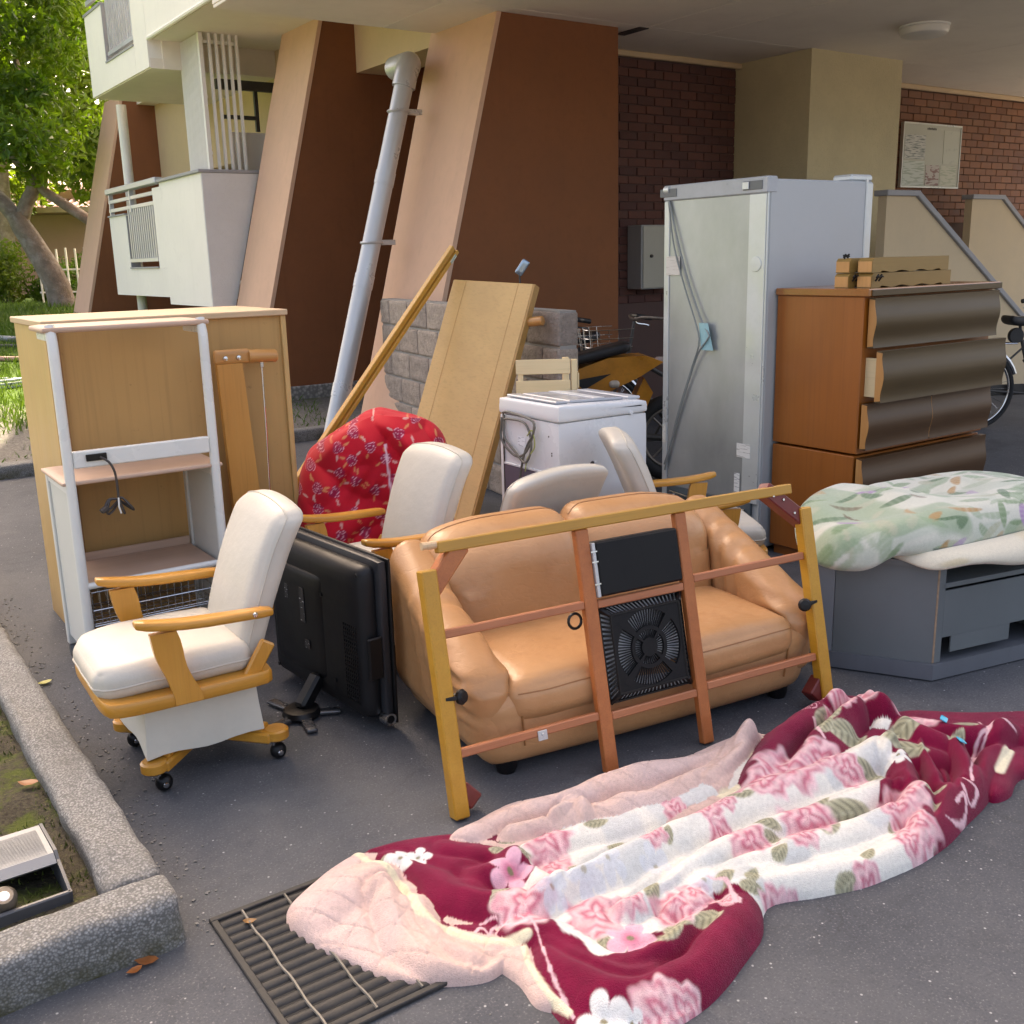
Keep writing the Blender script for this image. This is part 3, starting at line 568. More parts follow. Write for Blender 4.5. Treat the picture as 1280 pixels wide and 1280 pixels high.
# ================================================================== furniture
M_arm = wood('honey_wood', (.52, .22, .026), (.62, .29, .045), 0, .32, 18, .25)
M_arm_z = wood('honey_wood_upright', (.52, .22, .026), (.62, .29, .045), 2, .32, 18, .25)
M_vinyl = pmat('cream_vinyl', (.54, .505, .435), .48, .05, 4, .35, 14, .008, spots=((.55, .5, .43), 5, .62, .8, .35))
M_cloth = pmat('cream_skirt', (.62, .58, .49), .85, .05, 5, .3, 320, .001)
M_blackpl = pmat('black_plastic', (.008, .008, .0085), .38, .15, 8, spec=.3)
M_chrome = pmat('chrome', (.6, .6, .6), .2, .08, 6, metal=1.)
M_pipe = pmat('cream_piping', (.50, .46, .39), .5, .05)
def make_chair():
    t = thing('swivel_chair', 'x', 'chair')
    def sh(U, Q): # seat: fuller in the middle, dipped at the back, rounded front corners
        x, y, z = Q.T; u = U
        z = z+np.where(u[:, 2] > 0, .018*(1-u[:, 0]**2)*(1-u[:, 1]**2), 0)+np.where(u[:, 0] < -.3, -.012*((-u[:, 0]-.3)/.7)**2, 0)
        y = y*(1-.20*np.clip(-u[:, 0], 0, 1)**4); return np.stack([x, y, z+(vn(x*14, y*14)-.5)*.004], 1)
    st_ = build('seat', MB().soft((.44, .42, .10), .045, 16, sh, (-.095, -.005, .362)), M_vinyl, t, smooth=60)
    tt = np.linspace(-1, 1, 22); lp = [(a, -1, -.15) for a in tt[::-1]]+[(-1, a, -.15) for a in tt[1:]]+[(a, 1, -.15) for a in tt[1:]]
    build('piping', MB().tube(soft_pts((.44, .42, .10), .045, sh, (-.095, -.005, .362), lp), .0032, 6), M_pipe, st_)
    def bk(U, Q):
        x, y, z = Q.T; k = (z+.235)/.47
        x = x*(1.02-.25*(1-k))+.36*z+.05*(1-k)*(k)*-1; x = x-np.where(U[:, 0] < 0, .02*(1-U[:, 1]**2)*np.sin(np.pi*np.clip(k, 0, 1)), 0)
        z = z-.03*U[:, 1]**2*np.clip(k, 0, 1)**3; y = y*(.93+.07*k); return np.stack([x+(vn(y*9, z*9)-.5)*.004, y, z], 1)
    b = build('backrest', MB().soft((.10, .385, .48), .042, 18, bk, (.20, -.01, .55)), M_vinyl, t, smooth=60)
    lp = [(-.45, -1, a) for a in tt]+[(-.45, a, 1) for a in tt[1:]]+[(-.45, 1, a) for a in tt[::-1][1:]]
    build('piping', MB().tube(soft_pts((.10, .385, .48), .042, bk, (.20, -.01, .55), lp), .0032, 6), M_pipe, b)
    fr = MB(); rr = curve([(.17, -.20, 0), (.165, -.232, 0), (.12, -.247, 0), (-.1, -.25, 0), (-.25, -.243, 0), (-.302, -.20, 0), (-.308, 0, 0), (-.302, .20, 0), (-.25, .243, 0), (-.1, .25, 0), (.12, .247, 0), (.165, .232, 0), (.17, .2, 0), (.172, 0, 0), (.17, -.2, 0)], 60)[:-1]
    for z0, off in ((.278, -.004), (.284, .0), (.312, 0), (.318, -.004)):
        c = rr.copy(); nrm = c-np.array([-.06, 0, 0]); c += nrm/np.linalg.norm(nrm, axis=1, keepdims=True)*off; fr.v += [(p[0], p[1], z0) for p in c]
    n = len(rr); fr.f = [(k*n+i, k*n+(i+1) % n, (k+1)*n+(i+1) % n, (k+1)*n+i) for k in range(3) for i in range(n)]+[tuple(range(n))[::-1], tuple(range(3*n, 4*n))]
    build('seat_frame', fr, M_arm, t, smooth=50)
    for s in (-1, 1):
        y = s*.243
        a = build('armrest', MB().add(*(lambda m: (m.v, m.f))(MB().soft((.385, .05, .028), .012, 8, lambda U, Q: np.stack([Q[:, 0], Q[:, 1]*(1+.15*np.cos(U[:, 0]*3)), Q[:, 2]-.05*(Q[:, 0]+.19)+.018*U[:, 0]**2*(U[:, 0] < 0)], 1), (-.015, y, .517)))), M_arm, t, smooth=60)
        P = []; prof = curve([(-.135, .50), (-.125, .43), (-.10, .36), (-.085, .30), (-.085, .283)], 9)
        pm = MB(); A = [(x-.036, z) for x, z in prof]; B = [(x+.036+.006*math.sin(i), z) for i, (x, z) in enumerate(prof)]
        pm.prism(A+B[::-1], (0, y-.011, 0), (1, 0, 0), (0, 0, 1), (0, 1, 0), .022); build('arm_post', pm, M_arm_z, t, smooth=30, fixn=True)
        build('screw', MB().lathe([(0, 0), (.008, 0), (.006, .004), (0, .005)], 10, (.12, y+s*.024, .503), (0, s, 0)), M_chrome, a)
        build('back_bracket', MB().bar((.10, s*.222, .30), (.165, s*.222, .40), .02, .045, (1, 0, 0), .005), M_arm_z, t, smooth=0)
    sk = MB(); tp = [(-.19, -.17), (.13, -.17), (.13, .17), (-.19, .17)]; bt = [(-.20, -.178), (.145, -.178), (.145, .178), (-.20, .178)]; ring = []
    for (z, f) in ((.30, 0), (.2, .45), (.110, 1.), (.105, .97)):
        r_ = []
        for i in range(4):
            for k in range(8):
                u = k/8; a = np.array(tp[i])*(1-f)+np.array(bt[i])*f; b_ = np.array(tp[(i+1) % 4])*(1-f)+np.array(bt[(i+1) % 4])*f; p = a*(1-u)+b_*u; q = p*(1-.05*math.sin(math.pi*u)*f); r_.append((q[0], q[1], z+.006*math.sin(u*9+i)*(f > .9)))
        ring.append(r_)
    for i in range(3):
        n0 = len(sk.v); sk.add(ring[i]+ring[i+1], [(k, (k+1) % 32, 32+(k+1) % 32, 32+k) for k in range(32)])
    build('skirt', sk, M_cloth, t, smooth=40, fixn=True)
    for sx in (-1, 1):
        for sy in (-1, 1):
            m = MB().bar((0, 0, .085), (sx*.175, sy*.175, .080), .072, .034, (0, 0, 1), .006); m.lathe([(0, 0), (.032, 0), (.038, .005), (.038, .029), (.032, .034), (0, .034)], 18, (sx*.182, sy*.172, .067)); m.bar((sx*.1, sy*.1, .10), (sx*.155, sy*.155, .10), .05, .022, (0, 0, 1), .004)
            build('base_arm', m, M_arm, t, smooth=35)
            c = MB().lathe([(0, 0), (.006, 0), (.006, .03), (0, .03)], 8, (sx*.172, sy*.172, .045)); cs = build('caster', c, M_chrome, t)
            w = MB().soft((.05, .05, .052), .0255, 8, None, (sx*.172+.012, sy*.172, .026)); build('wheel', w, M_blackpl, cs, smooth=60)
            build('hub', MB().lathe([(0, 0), (.009, 0), (.007, .003), (0, .004)], 10, (sx*.172+.012, sy*.172-.0245, .026), (0, -1, 0)), M_chrome, cs)
    return t
ch = make_chair(); G_CH = 'cream swivel armchairs with honey wood arms'
spots = [((.86, 2.985, 0), R(-2), 'cream swivel armchair in front of the white tubular rack'), ((1.70, 3.36, 0), R(4), 'cream swivel armchair between the television and the red floral cover'),
         ((2.235, 3.21, 0), R(-84), 'cream swivel armchair showing its back, between the sofa and the washing machine'), ((2.93, 3.02, 0), R(150), 'cream swivel armchair beside the metal back of the refrigerator')]
for i, (l, rz, lab) in enumerate(spots):
    c = ch if i == 0 else copy_tree(ch); c.location = l; c.scale = (.915, 1.25, .915) if i == 2 else (1,)*3; c.rotation_euler = (0, 0, rz); tag(c, lab, 'chair', G_CH)

# ------------------------------------------------------------------ rack and the wooden cabinet behind it
M_tube = pmat('white_tube', (.70, .70, .66), .3, .03, 4, spots=((.4, .36, .28), 14, .68, .8, .4)); M_panel = pmat('white_panel', (.62, .62, .57), .5, .04, 2)
M_shelf = wood('pinkish_shelf', (.50, .33, .24), (.57, .39, .29), 0, .5, 9, 0, 1, .03)
M_beech = wood('beech_board', (.53, .32, .115), (.60, .375, .15), 2, .45, 10, .05, .8, .03)
M_ply = wood('plywood_back', (.44, .245, .08), (.49, .285, .10), 2, .55, 4, .0, .6, .03, dark=(.16, .09, .03))
rk = thing('kitchen_rack', 'white tubular rack with pinkish shelves and socket rail in front of the plywood cabinet', 'rack', (.99, 3.78, 0))
w2 = .258
for s in (-1, 1):
    x = s*w2
    build('post', MB().tube(curve([(x, 0, .05), (x, 0, .9), (x, 0, 1.25), (x, .004, 1.278), (x, .02, 1.286)], 16), .0175, 14), M_tube, rk)
    build('rear_post', BX((x-.014, .335, .05), (x+.014, .37, .728), .003), M_panel, rk, smooth=0)
    build('side_panel', BX((x-.006, .02, .09), (x+.006, .333, .70), .001), M_panel, rk, smooth=0)
    build('side_rail', BX((x-.012, .0, 1.235), (x+.012, .19, 1.26), .003), M_tube, rk, smooth=0)
    build('side_rail', BX((x-.012, .018, .702), (x+.012, .334, .732), .003), M_tube, rk, smooth=0)
    for y in (.0, .35):
        c = build('caster', MB().lathe([(0, 0), (.007, 0), (.007, .03), (0, .03)], 8, (x, y, .03)), M_dark, rk); build('wheel', MB().lathe([(0, -.011), (.022, -.011), (.024, 0), (.022, .011), (0, .011)], 16, (x, y, .024), (1, 0, 0)), pmat('grey_wheel', (.12, .13, .13), .5), c)
build('top_board', MB().soft((.575, .235, .022), .011, 10, None, (0, .112, 1.273)), M_shelf, rk, smooth=50)
build('shelf', MB().soft((.575, .37, .018), .009, 10, None, (0, .178, .743)), M_shelf, rk, smooth=50)
build('lower_shelf', BX((-w2+.02, .02, .352), (w2-.02, .34, .37), .003), M_shelf, rk, smooth=0)
build('shelf_backstop', BX((-w2+.02, .341, .352), (w2-.02, .352, .40), .002), M_shelf, rk, smooth=0)
build('front_bar', MB().tube([(-w2, 0, .365), (w2, 0, .365)], .0125, 10), M_tube, rk)
sr = build('socket_rail', BX((-w2+.017, -.012, .795), (w2-.017, .012, .855), .004), M_tube, rk, smooth=0)
ou = build('socket', BX((-.20, -.022, .818), (-.13, -.0125, .842), .002), M_blackpl, sr, smooth=0)
co = curve([(-.155, -.024, .83), (-.13, -.035, .81), (-.115, -.04, .77), (-.112, -.04, .70), (-.113, -.04, .68)], 16)
cd = MB().tube(co, .0045, 7)
for k, (dx, dz, sp) in enumerate(((-.055, -.035, .012), (.045, -.042, .014), (.035, -.03, .01), (-.045, -.045, .015), (.012, -.05, .012))):
    lp = [(-.113, -.04, .675), (-.113+dx*.5-sp*.6, -.045, .675+dz*.25+.012), (-.113+dx, -.05, .675+dz), (-.113+dx*.6+sp*.5, -.035, .675+dz*.85), (-.113, -.04, .672)]; cd.tube(curve(lp, 16), .0045, 6)
cd.bar((-.155, -.05, .655), (-.18, -.052, .64), .016, .022, (0, 1, 0), .003)
build('power_cord', cd, pmat('cord_brown', (.045, .035, .03), .4), sr); build('cord_tie', MB().tube([(-.115, -.05, .682), (-.118, -.055, .65), (-.112, -.052, .625)], .003, 6), M_white, sr)
bk = MB(); 
for k in range(18): x = -w2+.03+k*(2*w2-.06)/17; bk.tube([(x, .03, .33), (x, .035, .20), (x, .31, .20), (x, .315, .33)], .0018, 5)
for z, y0, y1 in ((.33, .03, .315), (.26, .033, .312), (.2, .035, .31)): bk.tube([(-w2+.03, y0, z), (w2-.03, y0, z), (w2-.03, y1, z), (-w2+.03, y1, z)], .003, 6, closed=True)
for k in range(6): y = .06+k*.045; bk.tube([(-w2+.03, y, .2), (w2-.03, y, .2)], .0018, 5)
build('wire_basket', bk, M_chrome, rk)
cb = thing('wooden_cabinet', 'beech cabinet with plywood back turned outwards behind the white rack', 'cabinet', (1.22, 4.17, 0))
cx0, cx1 = -.435, .515
build('side_board', BX((cx0, .0, .0), (cx0+.022, .60, 1.262), .002), M_beech, cb, smooth=0); build('side_board', BX((cx1-.022, 0, 0), (cx1, .60, 1.262), .002), M_beech, cb, smooth=0)
build('top_board', BX((cx0-.012, -.012, 1.263), (cx1+.006, .61, 1.287), .003), wood('beech_top', (.55, .38, .22), (.60, .42, .26), 0, .5, 9), cb, smooth=0)
build('back_panel', BX((cx0+.0225, .012, .02), (cx1-.0225, .018, 1.2625)), M_ply, cb, smooth=0); build('inner_strip', BX((cx0+.0226, -.012, .02), (cx0+.045, .0115, 1.2622)), wood('strip_brown', (.24, .115, .035), (.3, .15, .05)), cb, smooth=0)
build('bottom_board', BX((cx0+.0225, .02, .02), (cx1-.0225, .6, .045)), M_beech, cb, smooth=0); build('middle_shelf', BX((cx0+.0225, .0185, .60), (cx1-.0225, .58, .62)), M_beech, cb, smooth=0)
# table leg leaning on the cabinet
M_leg = wood('orange_beech', (.51, .215, .042), (.57, .265, .06), 2, .38, 12, .15); M_legx = wood('orange_beech_cross', (.50, .22, .06), (.57, .28, .09), 0, .35, 16, .2)
lg = thing('table_leg', 'orange beech table leg with rounded crossbar and bolts leaning on the plywood cabinet', 'table leg', (1.5, 4.1, 0))
build('crossbar', MB().soft((.155, .03, .06), .014, 8, None, (-.035, 0, 1.112)), M_legx, lg, smooth=50); build('dowel', MB().tube([(.03, 0, 1.11), (.145, 0, 1.104), (.152, 0, 1.104)], [.027, .027, .022], 16), M_legx, lg)
build('plank', MB().prism([(-.105, 1.085), (.0, 1.085), (.055, .02), (-.075, .02)], (0, -.014, 0), (1, 0, 0), (0, 0, 1), (0, 1, 0), .026), M_leg, lg, smooth=0, fixn=True)
for x in (-.07, -.015): build('bolt', MB().lathe([(0, 0), (.011, 0), (.009, .006), (0, .008)], 12, (x, -.0155, 1.108), (0, -1, 0)), M_chrome, lg)
build('rod', MB().tube([(.085, -.003, 1.07), (.083, .0, .80), (.075, 0, .5), (.06, 0, .08)], .0035, 6), M_chrome, lg); build('rod_hook', BX((.079, -.008, 1.06), (.092, .004, 1.085), .001), M_chrome, lg, smooth=0)

# ------------------------------------------------------------------ sofa
def leather():
    m, nt, b = base_mat('tan_leather', .36, 0, .5); v = _vec(nt)
    vo = nt.nodes.new('ShaderNodeTexVoronoi'); vo.inputs['Scale'].default_value = 260; nt.links.new(v, vo.inputs['Vector']); n1 = _noise(nt, v, 3, 5, .65); n2 = _noise(nt, v, 22, 4, .6)
    c = _mix(nt, (.43, .212, .088), (.51, .268, .122), _ramp(nt, n1, .35, .65)); c = _mix(nt, c, (.36, .17, .068), _ramp(nt, n2, .56, .75, 0, .35)); nt.links.new(c, b.inputs['Base Color'])
    nt.links.new(_ramp(nt, n2, .3, .7, .3, .46), b.inputs['Roughness']); mx = nt.nodes.new('ShaderNodeMath'); mx.operation = 'MULTIPLY_ADD'; nt.links.new(vo.outputs['Distance'], mx.inputs[0]); mx.inputs[1].default_value = .15; nt.links.new(n2, mx.inputs[2])
    rg_ = nt.nodes.new('ShaderNodeMath'); rg_.operation = 'SUBTRACT'; rg_.inputs[1].default_value = .5; nt.links.new(_noise(nt, _vec(nt, (1., 1.6, 2.2)), 7., 3, .55), rg_.inputs[0]); ab = nt.nodes.new('ShaderNodeMath'); ab.operation = 'ABSOLUTE'; nt.links.new(rg_.outputs[0], ab.inputs[0]); cr_ = _ramp(nt, ab.outputs[0], .0, .05, -.45, 0.)
    sm_ = nt.nodes.new('ShaderNodeMath'); sm_.operation = 'ADD'; nt.links.new(mx.outputs[0], sm_.inputs[0]); nt.links.new(cr_, sm_.inputs[1]); _bump(nt, b, sm_.outputs[0], .22, .004); return m
M_lth = leather(); M_seam = pmat('tan_seam', (.30, .13, .042), .45, .1)
SW = 1.27
so = thing('sofa', 'tan leather two seat sofa behind the wooden table frame', 'sofa', (1.426, 2.269, 0), R(-7))
def body(U, Q):
    x, y, z = Q.T; k = np.clip((z+.1)/.2, 0, 1); s = .955+.045*k; x = x*s; y = (y-.0)*s; y = y-.012*np.cos(np.pi*U[:, 0]/2)*(U[:, 1] < 0); return np.stack([x, y, z], 1)
build('base', MB().soft((SW, .65, .25), .07, 18, body, (SW/2, .32, .148)), M_lth, so, smooth=70)
def cushion(w, d, h, puff, seed, wr=.006):
    def f(U, Q):
        x, y, z = Q.T; b = (1-U[:, 0]**4)*(1-U[:, 1]**4); z = z+np.where(U[:, 2] > 0, puff*b, 0)+(vn(x*7+seed, y*7)-.5)*wr+(vn2(x*20+seed, y*20)-.5)*wr*.4*b; y = y-.018*(1-U[:, 0]**2)*(U[:, 1] < -.3); return np.stack([x, y, z], 1)
    return f
st = build('seat', MB().soft((SW-.20, .56, .13), .055, 26, cushion(1, 1, 1, .03, 2., .014), (SW/2, .262, .235)), M_lth, so, smooth=70)
sm = [(.13+.02, -.012+.006*math.sin(k), .292-.0004*k) for k in range(2)]
build('stitching', MB().tube(soft_pts((SW-.20, .56, .13), .055, cushion(1, 1, 1, .03, 2., .014), (SW/2, .262, .235), [(a, -1, .62) for a in np.linspace(-.97, .97, 40)]), .0024, 5), M_seam, st)
build('front_seam', MB().tube([(.10+(SW-.2)*k/30, .012-.014*math.sin(math.pi*k/30), .108) for k in range(31)], .0035, 6), M_seam, bpy.data.objects['base'] if 0 else so)
def backc(sgn, w):
    def f(U, Q):
        x, y, z = Q.T; k = (z+.21)/.42; k1 = np.clip(k, 0, 1)
        y = y+.30*z*.55+.05*np.clip(k-.75, 0, 1)*2; b = (1-np.abs(U[:, 0])**3.0)*(1-U[:, 2]**4)
        y = y-np.where(U[:, 1] < 0, .05*b, 0)-(vn(x*6+sgn, z*6)-.5)*.012
        z = z+np.where(U[:, 2] > .2, -.055*np.clip(np.where(sgn < 0, -U[:, 0], U[:, 0]), 0, 1)**2.2-.012*np.clip(np.where(sgn < 0, U[:, 0], -U[:, 0]), 0, 1)**6, 0)
        y = y+.006*np.sin(x*60)*np.clip(np.abs(U[:, 0])-.75, 0, 1)*2*(U[:, 1] < 0); return np.stack([x, y, z], 1)
    return f
for sgn, c in ((-1, .36), (1, SW-.36)):
    bc = build('back_cushion', MB().soft((.575, .215, .43), .09, 26, backc(sgn, .5), (c, .545, .415)), M_lth, so, smooth=70); tt = np.linspace(-.97, .97, 26)
    build('piping', MB().tube(soft_pts((.575, .215, .43), .09, backc(sgn, .5), (c, .545, .415), [(a, -.1, 1) for a in tt]), .003, 6), M_seam, bc)
def back_shell(U, Q):
    x, y, z = Q.T; y = y+.2*np.clip(z+.1, 0, 1); x = x*(1-.10*np.clip(U[:, 2], 0, 1)); z = z-.06*np.abs(U[:, 0])**3*(U[:, 2] > 0); return np.stack([x, y, z], 1)
build('back_shell', MB().soft((SW-.06, .13, .46), .06, 16, back_shell, (SW/2, .60, .33)), M_lth, so, smooth=70)
for sgn in (-1, 1):
    ox = 0.066 if sgn < 0 else SW-.066
    def arm(U, Q):
        x, y, z = Q.T; d = np.clip((y+.31)/.62, 0, 1); top = .30+.30*np.clip(d*1.08, 0, 1)**.78-.02*np.sin(np.pi*d); k = (z+.2)/.4; z2 = .085+(top-.085)*k
        bul = .035*np.sin(np.pi*np.clip(k, 0, 1))*(1 if True else 0); x = x*(1+.28*np.clip(k-.45, 0, 1)*(1-d*.3))+sgn*(.02*k)-sgn*.05*np.clip(d-.55, 0, 1)*k-sgn*(-.01)*d
        y2 = y-.03*np.clip(k-.55, 0, 1)*(1-d)*1.2; x = x+(vn(y*16, z*16)-.5)*.006*np.clip(1-d*1.6, 0, 1); pl = .007*np.sin(z2*120+3*vn(y*12, z*5))*np.clip(1-np.abs(d-.12)/.16, 0, 1)*(k > .35); x = x-sgn*pl
        if sgn > 0:
            for q in (.50, .62, .73): x = x+.011*np.exp(-((d-(q-.16*(1-k)))/.018)**2)*(k > .2); z2 = z2-.008*np.exp(-((d-q)/.02)**2)*(k > .8)
        else:
            for q in (.50, .64): x = x-.009*np.exp(-((d-(q-.16*(1-k)))/.018)**2)*(k > .2); z2 = z2-.006*np.exp(-((d-q)/.02)**2)*(k > .8)
        return np.stack([x, y2, z2-.2], 1)
    am = build('arm', MB().soft((.142, .64, .40), .068, 44, arm, (ox, .325, .2)), M_lth, so, smooth=80)
    # roll of gathered leather over the arm front
    fp = curve([(ox+sgn*-.01, -.008, .10), (ox, -.012, .2), (ox+sgn*.004, -.008, .262)], 8); build('arm_seam', MB().tube([(p[0]-sgn*.07, p[1]+.004, p[2]) for p in fp], .003, 5), M_seam, am)
for x in (.115, SW-.115):
    for y in (.06, .52): build('foot', MB().lathe([(0, 0), (.028, 0), (.034, .02), (.036, .09), (0, .09)], 16, (x, y, 0)), M_blackpl, so)

# ------------------------------------------------------------------ heater table frame leaning on the sofa
LN = R(13)
KM = Matrix(((1, 0, 0, 0), (0, math.sin(LN), -math.cos(LN), 0), (0, math.cos(LN), math.sin(LN), 0), (0, 0, 0, 1)))
kt = thing('heater_table_frame', 'bare wooden table frame with a black heater unit leaning against the tan sofa', 'table frame', (1.30, 2.165, 0.004), R(-6))
M_pine = wood('yellow_pine', (.47, .22, .018), (.56, .285, .03), 1, .38, 16, .2); M_pinex = wood('yellow_pine_x', (.42, .20, .02), (.50, .26, .032), 0, .38, 16, .2)
M_red = wood('reddish_batten', (.37, .105, .028), (.48, .155, .045), 1, .45, 18, .1); M_redx = wood('reddish_batten_x', (.36, .115, .045), (.46, .17, .075), 0, .45, 18, .1); M_brk = pmat('dark_red_bracket', (.15, .022, .018), .35, .15, 10)
def kp(name, mb, mat, smooth=0, parent=None): return build(name, mb.xf(KM), mat, parent or kt, smooth=smooth, fixn=True)
kp('rail', BX((-.03, .0, -.02), (.015, .678, .022), .004), M_pine); kp('rail', BX((1.318, .0, -.02), (1.364, .665, .022), .004), M_pine)
kp('rail', BX((.03, .717, -.016), (1.295, .749, .016), .003), M_pinex)
kp('dowel_end', MB().tube([(-.012, .742, 0), (.031, .741, 0)], .011, 10), wood('raw_end', (.6, .4, .22), (.65, .45, .27)))
for (a, b) in (((-.005, .615), (.105, .73)), ((1.195, .745), (1.36, .61)), ((.005, .075), (.045, .03)), ((1.345, .09), (1.29, .04))): 
    o = kp('corner_bracket', MB().bar((a[0], a[1], -.014), (b[0], b[1], -.014), .05, .05, (0, 0, 1), .004), M_brk if a[0] > 1 or a[1] < .2 else M_red)
for k in range(4): kp('bracket_screw', MB().lathe([(0, 0), (.005, 0), (.004, .003), (0, .003)], 8, (1.215+k*.04, .727-k*.033+(.008 if k % 2 else -.008), .0125), (0, 0, 1)), M_chrome)
kp('batten', BX((.464, .0, -.015), (.507, .7165, .012), .003), M_red); kp('batten', BX((.822, -.0, -.015), (.862, .7165, .012), .003), M_red)
for e, s0, s1 in ((.497, .0155, .4635), (.170, .0155, .4635), (.508, .8625, 1.3175), (.172, .8625, 1.3175), (.491, .5075, .8215), (.160, .5075, .8215)): kp('batten', BX((s0, e-.011, -.012), (s1, e+.013, .010), .003), M_redx)
kp('plate_clip', BX((.255, .148, .0105), (.285, .176, .014), .001).lathe([(0, 0), (.005, 0), (.004, .003), (0, .003)], 8, (.27, .165, .0142), (0, 0, 1)), M_galv)
for s, e, d in ((.022, .324, 1), (1.305, .351, -1)): kp('knob', MB().lathe([(0, 0), (.010, 0), (.010, .02), (.02, .024), (.022, .034), (.016, .042), (0, .043)], 14, (s, e, -.012), (d*.55, 0, .9)).bar((s+d*.012, e, .02), (s-d*.035, e+.004, .016), .012, .012, (0, 1, 0), .002), M_blackpl, 40)
kp('heater_box', BX((.520, .512, -.035), (.818, .674, .018), .006), pmat('heater_black', (.006, .0065, .0075), .5, .2, 9, spec=.25, spots=((.05, .055, .06), 60, .66, .75, .5)))
kp('heater_edge', BX((.508, .512, -.03), (.519, .672, .0195), .002), M_galv)
for e in (.55, .615, .645): kp('edge_pin', BX((.500, e, .0205), (.521, e+.004, .0225)), M_chrome)
# fan guard: dished plate with real slots; pale sheet added behind mimics light showing through
gd = kp('slot_backing', BX((.522, .196, -.035), (.818, .476, -.016)), pmat('pale_slot_backing', (.62, .64, .66), .4, .25, 20, metal=.3))
m = MB(); cx, cy = .670, .335
def ringsect(m, r0, r1, a0, a1, z0, z1, n=3):
    A = [a0+(a1-a0)*k/n for k in range(n+1)]; poly = [(cx+r1*math.cos(a), cy+r1*math.sin(a)) for a in A]+[(cx+r0*math.cos(a), cy+r0*math.sin(a)) for a in A[::-1]]; m.prism(poly, (0, 0, z0), (1, 0, 0), (0, 1, 0), (0, 0, 1), z1-z0)
for k in range(32): ringsect(m, 0, .028, k*2*math.pi/32, (k+1)*2*math.pi/32, 0, .009, 1)
for k in range(48): ringsect(m, .052, .064, k*2*math.pi/48, (k+1)*2*math.pi/48, 0, .009, 1)
for k in range(40): a = k*2*math.pi/40; ringsect(m, .026, .054, a, a+.07, 0, .004, 1)
for k in range(72): a = k*2*math.pi/72; ringsect(m, .062, .116, a, a+.040, 0, .004, 1)
for k in range(4): a = math.pi/4+k*math.pi/2; ringsect(m, .02, .135, a-.11, a+.11, .0, .0095, 2)
hw, hh = .124, .118; n = 64
inner = [(cx+.113*math.cos(2*math.pi*k/n), cy+.113*math.sin(2*math.pi*k/n)) for k in range(n)]
def sq(a):
    c, s = math.cos(a), math.sin(a); f = min(hw/abs(c) if abs(c) > 1e-6 else 9, hh/abs(s) if abs(s) > 1e-6 else 9); return (cx+c*f, cy+s*f)
for k in range(n):
    a, b = 2*math.pi*k/n, 2*math.pi*(k+1)/n; m.prism([inner[k], inner[(k+1) % n], sq(b), sq(a)], (0, 0, 0), (1, 0, 0), (0, 1, 0), (0, 0, 1), .009)
kp('fan_grille', m, pmat('grille_black', (.006, .006, .007), .5, .15, 9, spec=.25))
m = MB()  # sloped rim with slanting slots
W, H2 = .148, .142
def rim(p0, p1, q0, q1, n, sk):
    for k in range(n):
        a, b = k/n, (k+.52)/n; L = lambda u, v, t: Vector(u)*(1-t)+Vector(v)*t
        A, B = L(p0, p1, a), L(p0, p1, b); C_, D_ = L(q0, q1, min(1, b+sk)), L(q0, q1, min(1, a+sk)); dz = Vector((0, 0, -.003)); m.add([A, B, C_, D_, A+dz, B+dz, C_+dz, D_+dz], [(0, 1, 2, 3), (7, 6, 5, 4), (0, 4, 5, 1), (1, 5, 6, 2), (2, 6, 7, 3), (3, 7, 4, 0)])
c1 = [(cx-hw, cy-hh, .009), (cx+hw, cy-hh, .009), (cx+hw, cy+hh, .009), (cx-hw, cy+hh, .009)]; c2 = [(cx-W, cy-H2, -.014), (cx+W, cy-H2, -.014), (cx+W, cy+H2, -.014), (cx-W, cy+H2, -.014)]
for i in range(4): rim(c1[i], c1[(i+1) % 4], c2[i], c2[(i+1) % 4], 20, .03); m.tube([c2[i], c2[(i+1) % 4]], .004, 6); m.tube([c1[i], c1[(i+1) % 4]], .004, 6); m.tube([c1[i], c2[i]], .008, 6)
kp('guard_rim', m, M_blackpl)
kp('cord_loop', MB().tube([(.447+.022*math.cos(a), .452+.022*math.sin(a), -.03) for a in np.linspace(0, 2*math.pi, 17)[:-1]], .0045, 7, closed=True), M_blackpl, 40)

# ------------------------------------------------------------------ television
M_tv = pmat('tv_black', (.010, .0105, .012), .5, .12, 6, .12, 200, .001, spec=.3); M_tv2 = pmat('tv_grey_edge', (.022, .024, .028), .42, .1, 6, spec=.35)
tv = thing('television', 'black flat television standing on edge with its back outwards, beside the front swivel chair', 'television', (1.325, 2.745, 0), R(5))
build('screen_bezel', MB().soft((.034, .66, .545), .012, 8, None, (.078, .335, .298)), M_tv2, tv, smooth=50)
build('front_trim', MB().soft((.012, .668, .552), .005, 6, None, (.101, .335, .298)), M_blackpl, tv, smooth=50)
def tvb(U, Q):
    x, y, z = Q.T; k = np.clip(-U[:, 0], 0, 1); y = y*(1-.05*k); z = z*(1-.06*k); return np.stack([x, y, z], 1)
cas = build('rear_casing', MB().soft((.07, .625, .51), .024, 12, tvb, (.034, .338, .30)), M_tv, tv, smooth=50)
build('rear_bulge', MB().soft((.03, .34, .36), .0145, 10, lambda U, Q: np.stack([Q[:, 0]+.012*np.clip(U[:, 1], -1, 0)**2*1., Q[:, 1], Q[:, 2]], 1), (.001, .42, .30)), M_tv, tv, smooth=50)
gl = MB()
for j in range(19):
    for i in range(7): gl.box((-.0045, .055+i*.012, .10+j*.014), (-.0015, .060+i*.012, .107+j*.014))
build('speaker_grille', gl, M_blackpl, cas, smooth=0)
